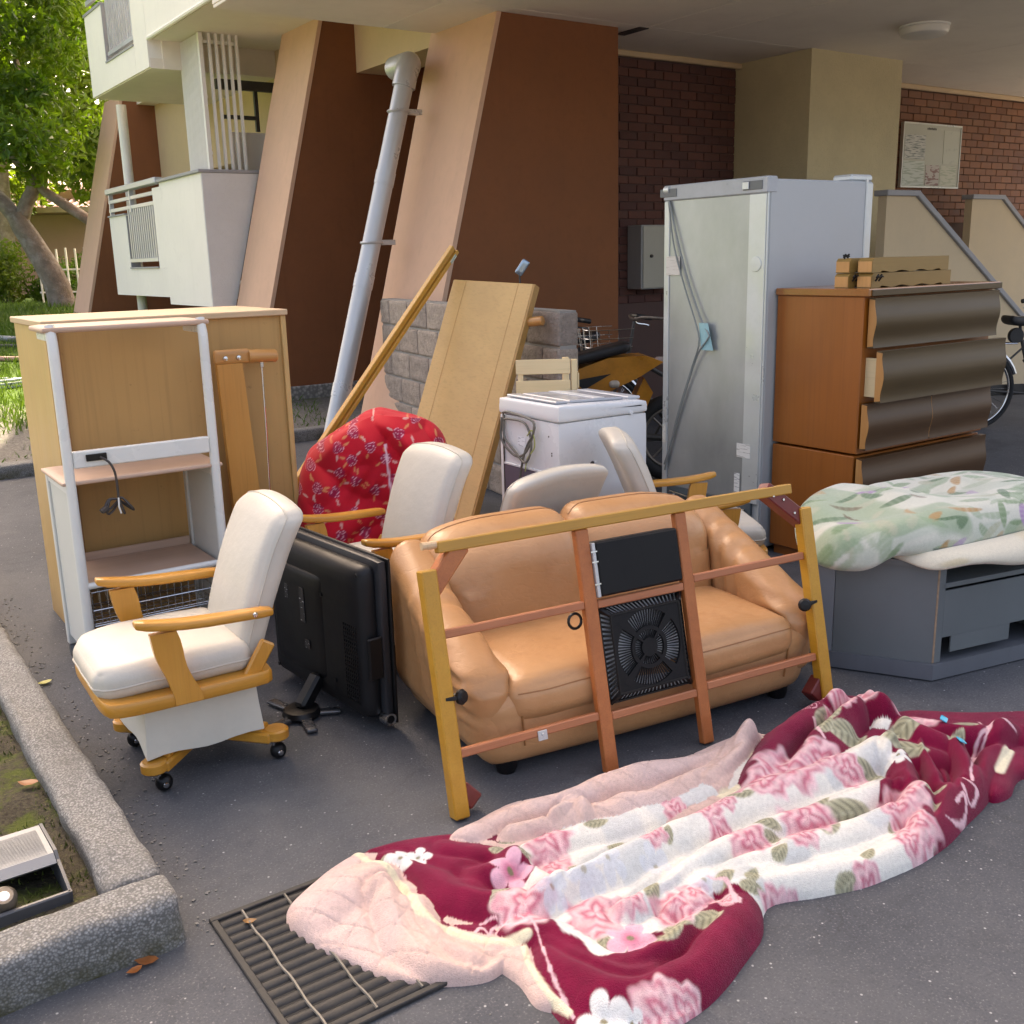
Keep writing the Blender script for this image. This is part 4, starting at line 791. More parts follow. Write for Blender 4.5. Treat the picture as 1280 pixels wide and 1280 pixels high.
for y, z, w, h in ((.36, .30, .03, .12), (.47, .36, .022, .05), (.34, .21, .03, .03)): build('label', BX((-.0155, y, z), (-.0142, y+w, z+h)), paper_mat('tv_label_%d' % int(y*100), (.03, .03, .032), (.5, .52, .54), 14, 3, .62), tv, smooth=0)
for y, z in ((.03, .535), (.60, .08), (.20, .14), (.26, .42)): build('screw', MB().lathe([(0, 0), (.007, 0), (.007, .004), (0, .004)], 10, (-.002, y, z), (-1, 0, 0)), M_blackpl, cas)
build('side_socket', BX((.01, -.0005, .19), (.06, .012, .33), .004), M_blackpl, tv, smooth=0); build('speaker_port', MB().lathe([(.013, -.004), (.020, -.006), (.022, .0), (.022, .03), (0, .03)], 20, (.072, .0, .045), (0, 1, 0)), M_chrome, tv)
build('port_hole', MB().lathe([(0, 0), (.0135, 0), (.0135, .006), (0, .006)], 16, (.072, -.005, .045), (0, 1, 0)), M_blackpl, tv)
std = build('stand', MB().lathe([(0, 0), (.06, 0), (.065, .01), (.058, .026), (.03, .03), (0, .03)], 24, (-.085, .30, .006)).bar((-.085, .30, .03), (.0, .32, .12), .05, .05, ch=.01), M_blackpl, tv)
for a, L in ((195, .14), (255, .10), (330, .08), (100, .12)): c, s = math.cos(R(a)), math.sin(R(a)); build('stand_prong', MB().soft((L, .036, .014), .006, 5, None, (0, 0, 0)).xf(Matrix.Translation((-.085+c*(.05+L/2), .30+s*(.05+L/2), .012)) @ Matrix.Rotation(R(a), 4, 'Z')), pmat('prong_grey_%d' % a, (.10, .105, .115), .3, .1, metal=.5), std)
# ------------------------------------------------------------------ refrigerator
def galv_mat():
    m, nt, b = base_mat('galvanised_sheet', .4, .55, .5); v = _vec(nt, (1, 1, .6)); n = _noise(nt, v, 3.2, 5, .6); f = _noise(nt, v, 26, 4, .6)
    c = _mix(nt, (.325, .345, .35), (.46, .48, .485), _ramp(nt, n, .3, .7)); c = _mix(nt, c, (.5, .54, .53), _ramp(nt, f, .6, .8, 0, .12)); nt.links.new(c, b.inputs['Base Color']); nt.links.new(_ramp(nt, n, .3, .7, .30, .42), b.inputs['Roughness']); _bump(nt, b, _noise(nt, v, 1.7, 1), .25, .03); return m
M_gal = galv_mat(); M_fr = pmat('fridge_grey', (.42, .44, .44), .4, .03, 2.5, .08, 150, .001); M_frl = pmat('fridge_edge', (.58, .61, .60), .35, .05, 5, metal=.4); M_comp = pmat('compressor_bay', (.10, .125, .14), .45, .15, 8, metal=.3)
fg = thing('refrigerator', 'tall grey refrigerator with its galvanised metal back turned outwards', 'refrigerator', (3.829, 3.41, 0))
build('body', BX((.012, .0, .02), (.715, .70, 1.80), .008), M_fr, fg, smooth=0)
bp_ = build('back_panel', BX((.002, .115, .25), (.0115, .655, 1.735)), M_gal, fg, smooth=0)
build('edge_strip', BX((-.004, .008, .25), (.011, .113, 1.735), .002), M_frl, fg, smooth=0); build('edge_strip', BX((-.004, .657, .02), (.011, .695, 1.735), .003), M_frl, fg, smooth=0)
build('corner_trim', MB().tube([(.004, .003, .02), (.004, .003, 1.79)], .005, 6), M_frl, fg); build('corner_trim', MB().tube([(.715, .001, .05), (.715, .001, 1.81)], .008, 6), M_frl, fg); build('door', BX((.718, .004, .05), (.78, .698, 1.80), .01), M_frl, fg, smooth=0)
build('top_trim', BX((-.008, -.003, 1.736), (.06, .70, 1.812), .006), pmat('top_trim', (.40, .42, .43), .4), fg, smooth=0); build('hinge_cover', BX((.62, .02, 1.8), (.79, .14, 1.835), .01), M_frl, fg, smooth=0)
for y in (.03, .60): h_ = build('handle_recess', BX((-.0115, y, 1.755), (-.0085, y+.12, 1.795), .001), pmat('recess_%d' % (y*100), (.13, .14, .14), .5), fg, smooth=0)
build('latch', BX((-.018, .11, 1.758), (-.012, .15, 1.792), .002), M_frl, fg, smooth=0); build('roller', MB().tube([(.0, .69, 1.79), (.0, .655, 1.79)], .02, 12), M_frl, fg)
bay = build('compressor_bay', BX((-.002, .05, .022), (.0112, .656, .248), .002), M_comp, fg, smooth=0)
for k, pts in enumerate(([(-.012, .08, .21), (-.014, .3, .20), (-.014, .62, .22)], [(-.012, .60, .15), (-.016, .3, .13), (-.012, .1, .17)], [(-.012, .09, .07), (-.014, .14, .12), (-.014, .2, .11), (-.012, .21, .05)])): build('tube', MB().tube(curve(pts, 14), .006, 7), M_chrome, bay)
for y, z in ((.08, .12), (.15, .19), (.4, .22), (.6, .2)): build('screw', MB().lathe([(0, 0), (.009, 0), (.007, .005), (0, .006)], 10, (-.003, y, z), (-1, 0, 0)), M_chrome, bay)
def lab(name, y0, y1, z0, z1, bg, ink, r_, c_, fill, x=-.0006): 
    o = build('label', BX((x-.001, y0, z0), (x+.0004, y1, z1)), None, fg, smooth=0); o.data.materials.append(paper_mat2(name, bg, ink, r_, c_, fill)); return o
def paper_mat2(name, bg, ink, rows, cols, fill):
    m = paper_mat(name, bg, ink, rows, cols, fill); mp = [n for n in m.node_tree.nodes if n.type == 'MAPPING'][0]; mp.inputs['Scale'].default_value = (1, cols, rows); return m
lab('fridge_label_a', .575, .675, 1.365, 1.46, (.66, .62, .55), (.56, .52, .45), 12, 1.5, .56, -.0045); lab('fridge_label_b', .06, .15, .475, .545, (.72, .70, .64), (.45, .43, .38), 9, 1.5, .55, -.0045); lab('fridge_label_c', .128, .165, .29, .39, (.75, .75, .7), (.4, .4, .4), 12, 1, .55); lab('fridge_label_d', .665, .69, .48, .58, (.7, .69, .62), (.6, .58, .5), 6, 2, .55, -.0055)
build('round_cap', MB().lathe([(0, 0), (.036, 0), (.034, .003), (0, .004)], 24, (-.0045, .062, 1.415), (-1, 0, 0)), M_frl, fg)
tg = build('tag', MB().grid([[(-.016-.012*math.sin(u*2.2+v), .315+.075*u+.03*v, .995+.135*v) for v in np.linspace(0, 1, 6)] for u in np.linspace(0, 1, 5)]), pmat('pale_blue_tag', (.28, .50, .52), .6, .08, 20), fg, smooth=60)
M_gc = pmat('grey_cable', (.22, .24, .23), .4)
for k, pts in enumerate(([(-.008, .655, 1.735), (-.012, .60, 1.58), (-.014, .50, 1.33), (-.02, .39, 1.13), (-.03, .33, 1.07), (-.032, .37, 1.02), (-.02, .43, .95), (-.012, .54, .70), (-.010, .62, .48), (-.01, .67, .36)], [(-.008, .66, 1.735), (-.012, .615, 1.52), (-.014, .53, 1.31), (-.02, .44, 1.13), (-.032, .40, 1.03), (-.02, .46, .90), (-.012, .57, .64), (-.01, .665, .33)])): build('power_cable', MB().tube(curve(pts, 40), .0045, 7), M_gc, fg)
# ------------------------------------------------------------------ washing machine
M_wh = pmat('white_enamel', (.68, .695, .70), .3, .02, 3); M_lid = pmat('smoke_lid', (.42, .44, .47), .2, .06, 4)
wm = thing('washing_machine', 'white top loading washing machine behind the sofa', 'washing machine', (2.592, 3.411, 0))
build('body', MB().soft((.50, .45, .78), .018, 8, None, (.25, .225, .405)), M_wh, wm, smooth=50)
def wt(U, Q): x, y, z = Q.T; return np.stack([x*(1-.01*(U[:, 2] > 0)), y, z-.045*(x+.25)*.9*(U[:, 2] > 0)], 1)
tp = build('top_frame', MB().soft((.502, .452, .078), .016, 8, wt, (.25, .225, .829)), M_wh, wm, smooth=50)
tilt = Matrix.Rotation(R(2.3), 4, 'Y')
build('lid', BX((.10, .05, -.002), (.40, .40, .010), .004).xf(Matrix.Translation((0, 0, .871)) @ tilt), M_lid, tp, smooth=0)
build('panel', BX((.42, .04, -.004), (.49, .41, .010), .004).xf(Matrix.Translation((0, 0, .872)) @ tilt), pmat('panel_grey', (.5, .52, .54), .3), tp, smooth=0); build('lid_stripe', BX((.24, .06, .0103), (.30, .39, .013), .001).xf(Matrix.Translation((0, 0, .871)) @ tilt), M_wh, tp, smooth=0)
build('rear_edge', BX((.02, .04, -.002), (.085, .41, .009), .004).xf(Matrix.Translation((0, 0, .872)) @ tilt), M_lid, tp, smooth=0)
build('service_plate', BX((-.006, .11, .30), (-.0005, .40, .565), .002), pmat('violet_grey_plate', (.125, .105, .135), .5, .08, 6), wm, smooth=0)
build('plate_edge', BX((-.008, .108, .566), (-.001, .402, .575), .001), M_wh, wm, smooth=0)
build('plate_frame', BX((-.006, .402, .30), (-.001, .41, .80), .001), M_dark, wm, smooth=0)
for y, z, w, h in ((.24, .66, .06, .045),): build('print', BX((-.0018, y, z), (-.0006, y+w, z+h)), paper_mat2('washer_print', (.76, .78, .8), (.45, .46, .48), 6, 2, .56), wm, smooth=0)
cab = MB()
for k, pts in enumerate(([(-.01, .395, .80), (-.02, .34, .81), (-.02, .16, .79), (-.03, .14, .74), (-.02, .20, .68), (-.02, .24, .60), (-.02, .28, .45), (-.02, .285, .37)], [(-.01, .39, .79), (-.02, .38, .70), (-.02, .30, .64), (-.025, .21, .60), (-.02, .17, .68), (-.02, .21, .77), (-.02, .33, .78), (-.01, .395, .77)], [(-.015, .4, .78), (-.02, .40, .68), (-.02, .30, .62), (-.02, .22, .64), (-.02, .16, .72), (-.02, .145, .78)])): cab.tube(curve(pts, 30), .0055, 7)
cab.tube([(-.02, .285, .39), (-.02, .286, .365), (-.02, .287, .35)], [.009, .016, .016], 10)
build('cable', cab, pmat('washer_cable', (.13, .125, .105), .45), wm); build('earth_wire', MB().tube(curve([(-.02, .2, .72), (-.03, .15, .75), (-.025, .14, .68), (-.022, .20, .62), (-.02, .22, .56)], 20), .003, 6), pmat('earth_green', (.32, .36, .10), .5), wm)
for x, z in ((.18, .60),): build('hole', MB().lathe([(0, 0), (.012, 0), (.012, .002), (0, .002)], 12, (x, -.0015, z), (0, 1, 0)), M_dark, wm)
for x, z in ((.40, .80), (.20, .60)): build('plug', MB().lathe([(0, 0), (.011, 0), (.009, .006), (0, .007)], 12, (x, -.0005, z), (0, -1, 0)), M_wh, wm)
for y, z in ((.05, .66), (.05, .65), (.03, .60), (.07, .73)): build('vent_hole', MB().lathe([(0, 0), (.004, 0), (.004, .002), (0, .002)], 8, (-.0015, y, z), (1, 0, 0)), M_dark, wm)
# ------------------------------------------------------------------ chest of drawers
M_cs = wood('chest_side', (.27, .074, .008), (.34, .10, .012), 2, .36, 5, .2, .6, .03); M_cf = wood('bronze_front', (.060, .034, .009), (.082, .048, .013), 0, .42, 8, .08, .6, .02)
M_cf2 = wood('bronze_brown_front', (.062, .026, .007), (.085, .037, .010), 0, .42, 8, .08, .6, .02); M_ced = wood('chest_edge', (.40, .17, .045), (.46, .22, .07)); M_pale = wood('pale_drawer', (.62, .47, .26), (.68, .53, .32), 1)
cs = thing('chest_of_drawers', 'tall two part chest of drawers with wavy bronze fronts beside the refrigerator', 'chest of drawers', (3.9, 2.88, 0))
build('upper_case', BX((.004, .03, .565), (1.0, .52, 1.268), .003), M_cs, cs, smooth=0); build('lower_case', BX((-.006, .035, .05), (.985, .51, .555), .003), M_cs, cs, smooth=0); build('plinth', BX((.02, .05, 0), (.96, .5, .049)), M_cs, cs, smooth=0)
build('top_board', BX((-.006, .0, 1.269), (1.02, .525, 1.302), .004), wood('chest_top', (.30, .11, .03), (.36, .14, .04), 0, .22, 6, .4), cs, smooth=0); build('top_front_edge', BX((.012, -.006, 1.271), (1.022, -.0005, 1.2985), .002), M_cf, cs, smooth=0)
def drawer(x0, x1, z0, z1, out, mat, ph=0., xoff=0., box=False):
    H_ = z1-z0; n = 26; pr1 = []
    for k in range(n+1): u = k/n; pr1.append((-.010+.0065*math.sin(2*math.pi*(u*1.25+.08+ph)), z0+H_*u))
    poly = pr1+[(.026, z1), (.026, z0)]
    d = build('drawer', MB().prism(poly, (x0+xoff, -out, 0), (0, 1, 0), (0, 0, 1), (1, 0, 0), x1-x0), mat, cs, smooth=30, fixn=True)
    e = [(a+.0005, b) for a, b in pr1]; build('front_edge', MB().prism(e[1:-1]+[(.025, z1-.004), (.025, z0+.004)], (x0+xoff-.003, -out, 0), (0, 1, 0), (0, 0, 1), (1, 0, 0), .0028), M_ced, d, smooth=0, fixn=True)
    if box: build('drawer_side', BX((x0+xoff+.018, .027-out, z0+.02), (x0+xoff+.034, .0295, z1-.035)), M_pale, d, smooth=0); build('drawer_side', BX((x1+xoff-.034, .027-out, z0+.02), (x1+xoff-.018, .0295, z1-.035)), M_pale, d, smooth=0)
drawer(.028, .995, 1.045, 1.262, .006, M_cf); drawer(.0, .965, .808, 1.035, .065, M_cf, .05, .02, True)
drawer(.012, .49, .588, .798, .008, M_cf2, .02); drawer(.494, .985, .588, .798, .008, M_cf2, .02); drawer(.0, .985, .315, .55, .004, M_cf2, .05); drawer(.0, .985, .06, .305, .004, M_cf2, .05)
# loose drawer-shelf boards stacked on top
M_bd = wood('olive_board', (.25, .145, .035), (.31, .185, .05), 0, .42, 10, .1); M_bde = wood('orange_end', (.58, .28, .085), (.64, .33, .12), 2, .45, 10)
for i, (x, y, z, L, lab_) in enumerate(((.10, .07, 1.3025, .60, 'lower front bed foot board on the chest, with scalloped underside and black bolts'), (.098, .068, 1.3685, .575, 'upper front bed foot board stacked on the chest, with scalloped underside'), (.07, .17, 1.3025, .40, 'lower rear bed foot board on the chest, half hidden behind its twin'), (.075, .17, 1.3685, .40, 'upper rear bed foot board on the chest, with two black wing bolts'))):
    t = thing('bed_foot_board', lab_, 'board', (3.9+x, 2.88+y, z), 0, 'bed foot boards stacked on the chest')
    n = 40; poly = [(L*k/n, .004*(1-math.cos(2*math.pi*k/n*4))/1. if 4 < k < 36 else 0) for k in range(n+1)]+[(L, .0645), (.012, .0645), (0, .052)]
    build('board', MB().prism(poly, (0, 0, 0), (1, 0, 0), (0, 0, 1), (0, 1, 0), .075), M_bd, t, smooth=0, fixn=True); build('end_grain', BX((-.003, .002, .004), (-.0005, .073, .05)), M_bde, t, smooth=0)
    if i != 1:
        for dx in (.012, .035):
            zz = .0645 if i == 3 else .04; b = MB().tube([(dx, .04 if i == 3 else -.012, zz-.01), (dx, .04 if i == 3 else -.03, zz+.012)], .004, 6); b.bar((dx-.01, .04 if i == 3 else -.028, zz+.014), (dx+.01, .04 if i == 3 else -.028, zz+.008), .006, .006); b.bar((dx-.008, .04 if i == 3 else -.022, zz+.004), (dx+.008, .04 if i == 3 else -.022, zz+.018), .006, .006); build('wing_bolt', b, M_blackpl, t)
# ------------------------------------------------------------------ grey television cabinet
M_gc1 = pmat('grey_laminate', (.13, .148, .152), .42, .05, 2.5); M_gc2 = pmat('grey_kick', (.12, .13, .145), .45, .08, 5, stretch=(1, 1, .2)); M_chip = pmat('chipboard_edge', (.33, .22, .14), .8, .2, 60)
tc_ = thing('television_cabinet', 'grey corner television cabinet seen from behind, under the green floral blanket', 'cabinet', (3.086, 1.934, 0))
out = [(0, 0), (.60, -.115), (.78, .42), (.10, .60), (-.205, .36)]
def inset(poly, d):
    c = np.mean(poly, axis=0); return [tuple(np.array(p)+(c-np.array(p))/np.linalg.norm(c-np.array(p))*d) for p in poly]
def flat(poly, z0, z1): return MB().prism(poly, (0, 0, z0), (1, 0, 0), (0, 1, 0), (0, 0, 1), z1-z0)
build('kick_base', flat(out, .006, .064), M_gc2, tc_, smooth=0, fixn=True); build('top', flat(inset(out, -.004), .412, .432), M_gc1, tc_, smooth=0, fixn=True)
ip = inset(out, .012)
def wallseg(name, a, b, z0, z1, th, mat, u0=0., u1=1.):
    a, b = np.array(a), np.array(b); d = (b-a)/np.linalg.norm(b-a); L = np.linalg.norm(b-a); p, q = a+d*L*u0, a+d*L*u1; n = np.array((-d[1], d[0])); c = np.mean(np.array(out), axis=0)
    if np.dot(c-a, n) < 0: n = -n
    return build(name, flat([tuple(p), tuple(q), tuple(q+n*th), tuple(p+n*th)], z0, z1), mat, tc_, smooth=0, fixn=True)
wallseg('side_panel', ip[0], ip[4], .0645, .4115, .016, M_gc1, .0, .84); wallseg('corner_post', ip[0], ip[4], .0645, .4115, .02, pmat('post_grey', (.2, .22, .24), .35, .05, 3), .845, 1.); wallseg('far_panel', ip[4], ip[3], .0645, .4115, .016, M_gc1, .03, 1); wallseg('far_panel', ip[3], ip[2], .0645, .4115, .016, M_gc1, .03, .97); wallseg('far_panel', ip[2], ip[1], .0645, .4115, .016, M_gc1, .03, .97)
wallseg('edge_banding', ip[0], ip[1], .066, .41, .018, M_chip, -.004, .008); wallseg('panel_post', ip[0], ip[1], .066, .4113, .02, M_gc1, .009, .055)
bkp = wallseg('back_panel', ip[0], ip[1], .155, .325, .006, M_gc1, .056, .95); wallseg('back_panel_tab', ip[0], ip[1], .095, .1545, .006, M_gc1, .13, .60); wallseg('back_panel_tab', ip[0], ip[1], .10, .1545, .006, M_gc1, .80, .93)
wallseg('shelf_edge', ip[0], ip[1], .335, .352, .30, M_gc1, .03, .95); wallseg('panel_post', ip[0], ip[1], .066, .4113, .02, M_gc1, .951, .995); wallseg('slot_back', tuple(np.array(ip[0])+(.03, .3)), tuple(np.array(ip[1])+(.03, .3)), .07, .41, .01, M_dark, .05, .95)
for u in (.12, .9): p = np.array(out[0])*(1-u)+np.array(out[1])*u; build('glide', MB().lathe([(0, 0), (.016, 0), (.016, .0065), (0, .0065)], 12, (p[0]+.01, p[1]+.03, 0)), M_blackpl, tc_)
# ------------------------------------------------------------------ leaning boards
M_oak = wood('pale_oak_panel', (.59, .35, .115), (.66, .41, .15), 1, .4, 9, .12, .8, .03); M_oake = wood('oak_edge', (.42, .22, .06), (.5, .28, .09), 1, .45, 12)
def frame_from(o, ex, ey, lead='x'):
    o, ex, ey = Vector(o), Vector(ex), Vector(ey)
    if lead == 'y': ey.normalize(); ex = (ex-ey*ex.dot(ey)).normalized()
    else: ex.normalize(); ey = (ey-ex*ey.dot(ex)).normalized()
    en = ex.cross(ey); return Matrix(((ex.x, ey.x, en.x, o.x), (ex.y, ey.y, en.y, o.y), (ex.z, ey.z, en.z, o.z), (0, 0, 0, 1)))
BL, BR = Vector((2.735, 5.15, .11)), Vector((3.13, 4.88, .02)); TL = Vector((3.155, 5.14, 1.352))
TL, TR, BL, BR = Vector(V3(-.357, 6.15, 1.345)), Vector(V3(.12, 5.82, 1.295)), Vector(V3(-.70, 5.66, .03)), Vector(V3(-.23, 5.33, .0))
Mh = frame_from(BL, BR-BL, TL-BL)
hb = thing('headboard_panel', 'pale oak headboard panel leaning on the block wall', 'panel', tuple(BL))
def hp(name, mb, mat, smooth=0): o = build(name, mb.xf(Matrix.Translation(-BL) @ Mh), mat, hb, smooth=smooth, fixn=True); return o
Wp, Hp = .565, 1.455
hp('board', BX((.006, 0, .0), (Wp-.006, Hp, .022), .003), M_oak); hp('side_edge', BX((Wp-.0055, 0, -.03), (Wp+.006, Hp, .0215), .003), M_oake)
for x in (.10, .46): hp('groove', BX((x, .01, .0221), (x+.003, Hp-.004, .0228)), M_oake)
hp('rear_board', BX((.03, .02, -.055), (Wp-.012, Hp-.03, -.031), .003), M_oake)
hp('peg', MB().tube([(Wp-.03, 1.245, -.02), (Wp+.085, 1.265, -.02), (Wp+.09, 1.266, -.02)], [.026, .026, .02], 14), M_legx, 40)
po = thing('bed_rail', 'long grooved honey wood bed rail leaning on the block wall', 'bed rail', (2.0, 5.02, 0))
A0, A1 = Vector((1.96, 5.0, .22)), Vector((3.225, 5.21, 1.535)); Mr = frame_from(A0, A1-A0, Vector((-.6, -.3, .7))); Lr = (A1-A0).length
M_rail = wood('honey_rail', (.54, .26, .035), (.62, .33, .055), 0, .35, 16, .2); M_rail2 = wood('honey_rail_dark', (.40, .19, .035), (.47, .24, .05), 0, .4, 16, .1)
for a, b, mat in (((0, -.032, -.012), (Lr, -.008, .022), M_rail), ((0, -.0078, -.012), (Lr-.004, .006, .010), M_rail2), ((0, .0062, -.012), (Lr-.01, .036, .018), M_rail)): build('strip', BX(a, b, .003).xf(Matrix.Translation((-2.0, -5.02, 0)) @ Mr), mat, po, smooth=0, fixn=True)
build('sticker', BX((Lr-.09, -.030, .0222), (Lr-.03, -.010, .0232)).xf(Matrix.Translation((-2.0, -5.02, 0)) @ Mr), paper_mat2('rail_sticker', (.6, .62, .5), (.3, .4, .3), 4, 4, .5), po, smooth=0)
# pale slatted crate behind the washing machine
cr_ = thing('slatted_frame', 'pale pine slatted frame standing behind the washing machine', 'frame', (3.03, 3.95, 0), R(-34)); M_pn = wood('pale_pine', (.72, .54, .29), (.78, .61, .36), 0, .5, 9); M_pnz = wood('pale_pine_z', (.72, .54, .29), (.78, .61, .36), 2, .5, 9)
for x in (.0, .04): build('post', BX((x, -.025, 0), (x+.03, .02, 1.005-.01*(x > 0)), .002), M_pnz, cr_, smooth=0)
build('post', BX((-.215, -.0252, 0), (-.19, .02, .995), .002), M_pnz, cr_, smooth=0)
for k in range(9): build('slat', BX((-.225, -.032, .93-k*.10), (.035, -.0255, 1.0-k*.10), .002), M_pn, cr_, smooth=0)
for k in range(4): build('side_slat', BX((.072, -.02, .86-k*.2), (.078, .25, .93-k*.2), .001), M_pnz, cr_, smooth=0)
# ------------------------------------------------------------------ motorcycle and bicycles
M_yw = pmat('orange_yellow_paint', (.56, .22, .02), .4, .2, 7, spots=((.30, .10, .02), 8, .55, .75, .6)); M_tyre = pmat('tyre', (.02, .02, .02), .85, .2, 20); M_rust = pmat('tarnished_metal', (.20, .17, .14), .45, .3, 25, metal=.7); M_seatb = pmat('black_seat', (.015, .015, .016), .5, .1, 9)
mc = thing('motorcycle', 'orange yellow motorcycle parked behind the block wall', 'motorcycle', (4.255, 5.25, 0), R(-34.5+4))
def ring_wheel(mb, c, r, rt, n=40): mb.tube([(c[0]+r*math.cos(a), c[1], c[2]+r*math.sin(a)) for a in np.linspace(0, 2*math.pi, n+1)[:-1]], rt, 8, closed=True)
for x in (-.62, .55): m = MB(); ring_wheel(m, (x, 0, .29), .25, .045); w_ = build('wheel', m, M_tyre, mc, smooth=60); m = MB(); ring_wheel(m, (x, 0, .29), .20, .012); [m.tube([(x, 0, .29), (x+.2*math.cos(a), 0, .29+.2*math.sin(a))], .008, 6) for a in np.linspace(0, 6.28, 9)[:-1]]; build('rim', m, M_rust, w_)
tail = MB().prism([(-.30, .48), (-.14, .44), (.06, .60), (.30, .705), (.46, .80), (.335, .845), (.10, .835), (-.12, .76), (-.30, .66)], (0, -.10, 0), (1, 0, 0), (0, 0, 1), (0, 1, 0), .2); build('side_panel', tail, M_yw, mc, smooth=0, fixn=True)
build('panel_inset', MB().prism([(-.12, .70), (.12, .735), (-.06, .635)], (0, -.103, 0), (1, 0, 0), (0, 0, 1), (0, 1, 0), .0025), M_seatb, mc, smooth=0, fixn=True)
build('front_panel', MB().prism([(-.50, .40), (-.31, .50), (-.31, .70), (-.42, .72), (-.6, .62)], (0, -.12, 0), (1, 0, 0), (0, 0, 1), (0, 1, 0), .24), M_yw, mc, smooth=0, fixn=True)
build('seat', MB().soft((.62, .22, .07), .03, 8, lambda U, Q: np.stack([Q[:, 0], Q[:, 1], Q[:, 2]+.22*Q[:, 0]], 1), (-.06, 0, .835)), M_seatb, mc, smooth=60)
build('engine', MB().soft((.40, .24, .30), .05, 6, None, (-.08, 0, .36)), M_seatb, mc, smooth=60); ex = build('exhaust', MB().tube([(-.3, -.13, .38), (-.05, -.15, .43), (.1, -.16, .50), (.22, -.17, .535)], [.03, .035, .05, .06], 14), M_dark, mc); build('exhaust_tip', MB().lathe([(.028, 0), (.05, .002), (.058, .02), (.06, .05)], 18, (.245, -.175, .54), (-.9, .1, -.3)), M_rust, ex)
build('turn_signal', MB().soft((.07, .05, .05), .024, 6, None, (.13, -.16, .675)), pmat('signal_lens', (.6, .52, .42), .15), mc, smooth=60); build('tail_lamp', MB().soft((.07, .09, .05), .02, 6, None, (.46, 0, .80)), pmat('tail_lens', (.4, .33, .3), .2), mc, smooth=60)
build('fork', MB().tube([(-.62, 0, .29), (-.45, 0, 1.0)], .03, 10), M_rust, mc); build('handlebar', MB().tube(curve([(-.36, -.33, 1.08), (-.44, -.2, 1.07), (-.46, 0, 1.0), (-.44, .2, 1.07), (-.36, .33, 1.08)], 14), .014, 8), M_dark, mc); build('rear_fork', MB().tube([(-.05, -.07, .36), (.55, -.07, .29)], .022, 8), M_dark, mc); build('fender', MB().prism([(.26, .52), (.34, .70), (.40, .60), (.32, .42)], (0, -.07, 0), (1, 0, 0), (0, 0, 1), (0, 1, 0), .14), M_yw, mc, smooth=0, fixn=True)
mi = build('mirror', MB().tube([(-.42, -.25, 1.07), (-.46, -.26, 1.2), (-.47, -.26, 1.37)], .006, 6), M_dark, mc); build('mirror_glass', MB().soft((.10, .016, .05), .008, 6, None).xf(Matrix.Translation((-.452, -.26, 1.415)) @ Matrix.Rotation(R(-55), 4, 'Y')), pmat('mirror_sky_tint', (.30, .38, .45), .12, .05, metal=.6), mi, smooth=60)  # sky reflection put into the mirror glass as a blue-grey base colour
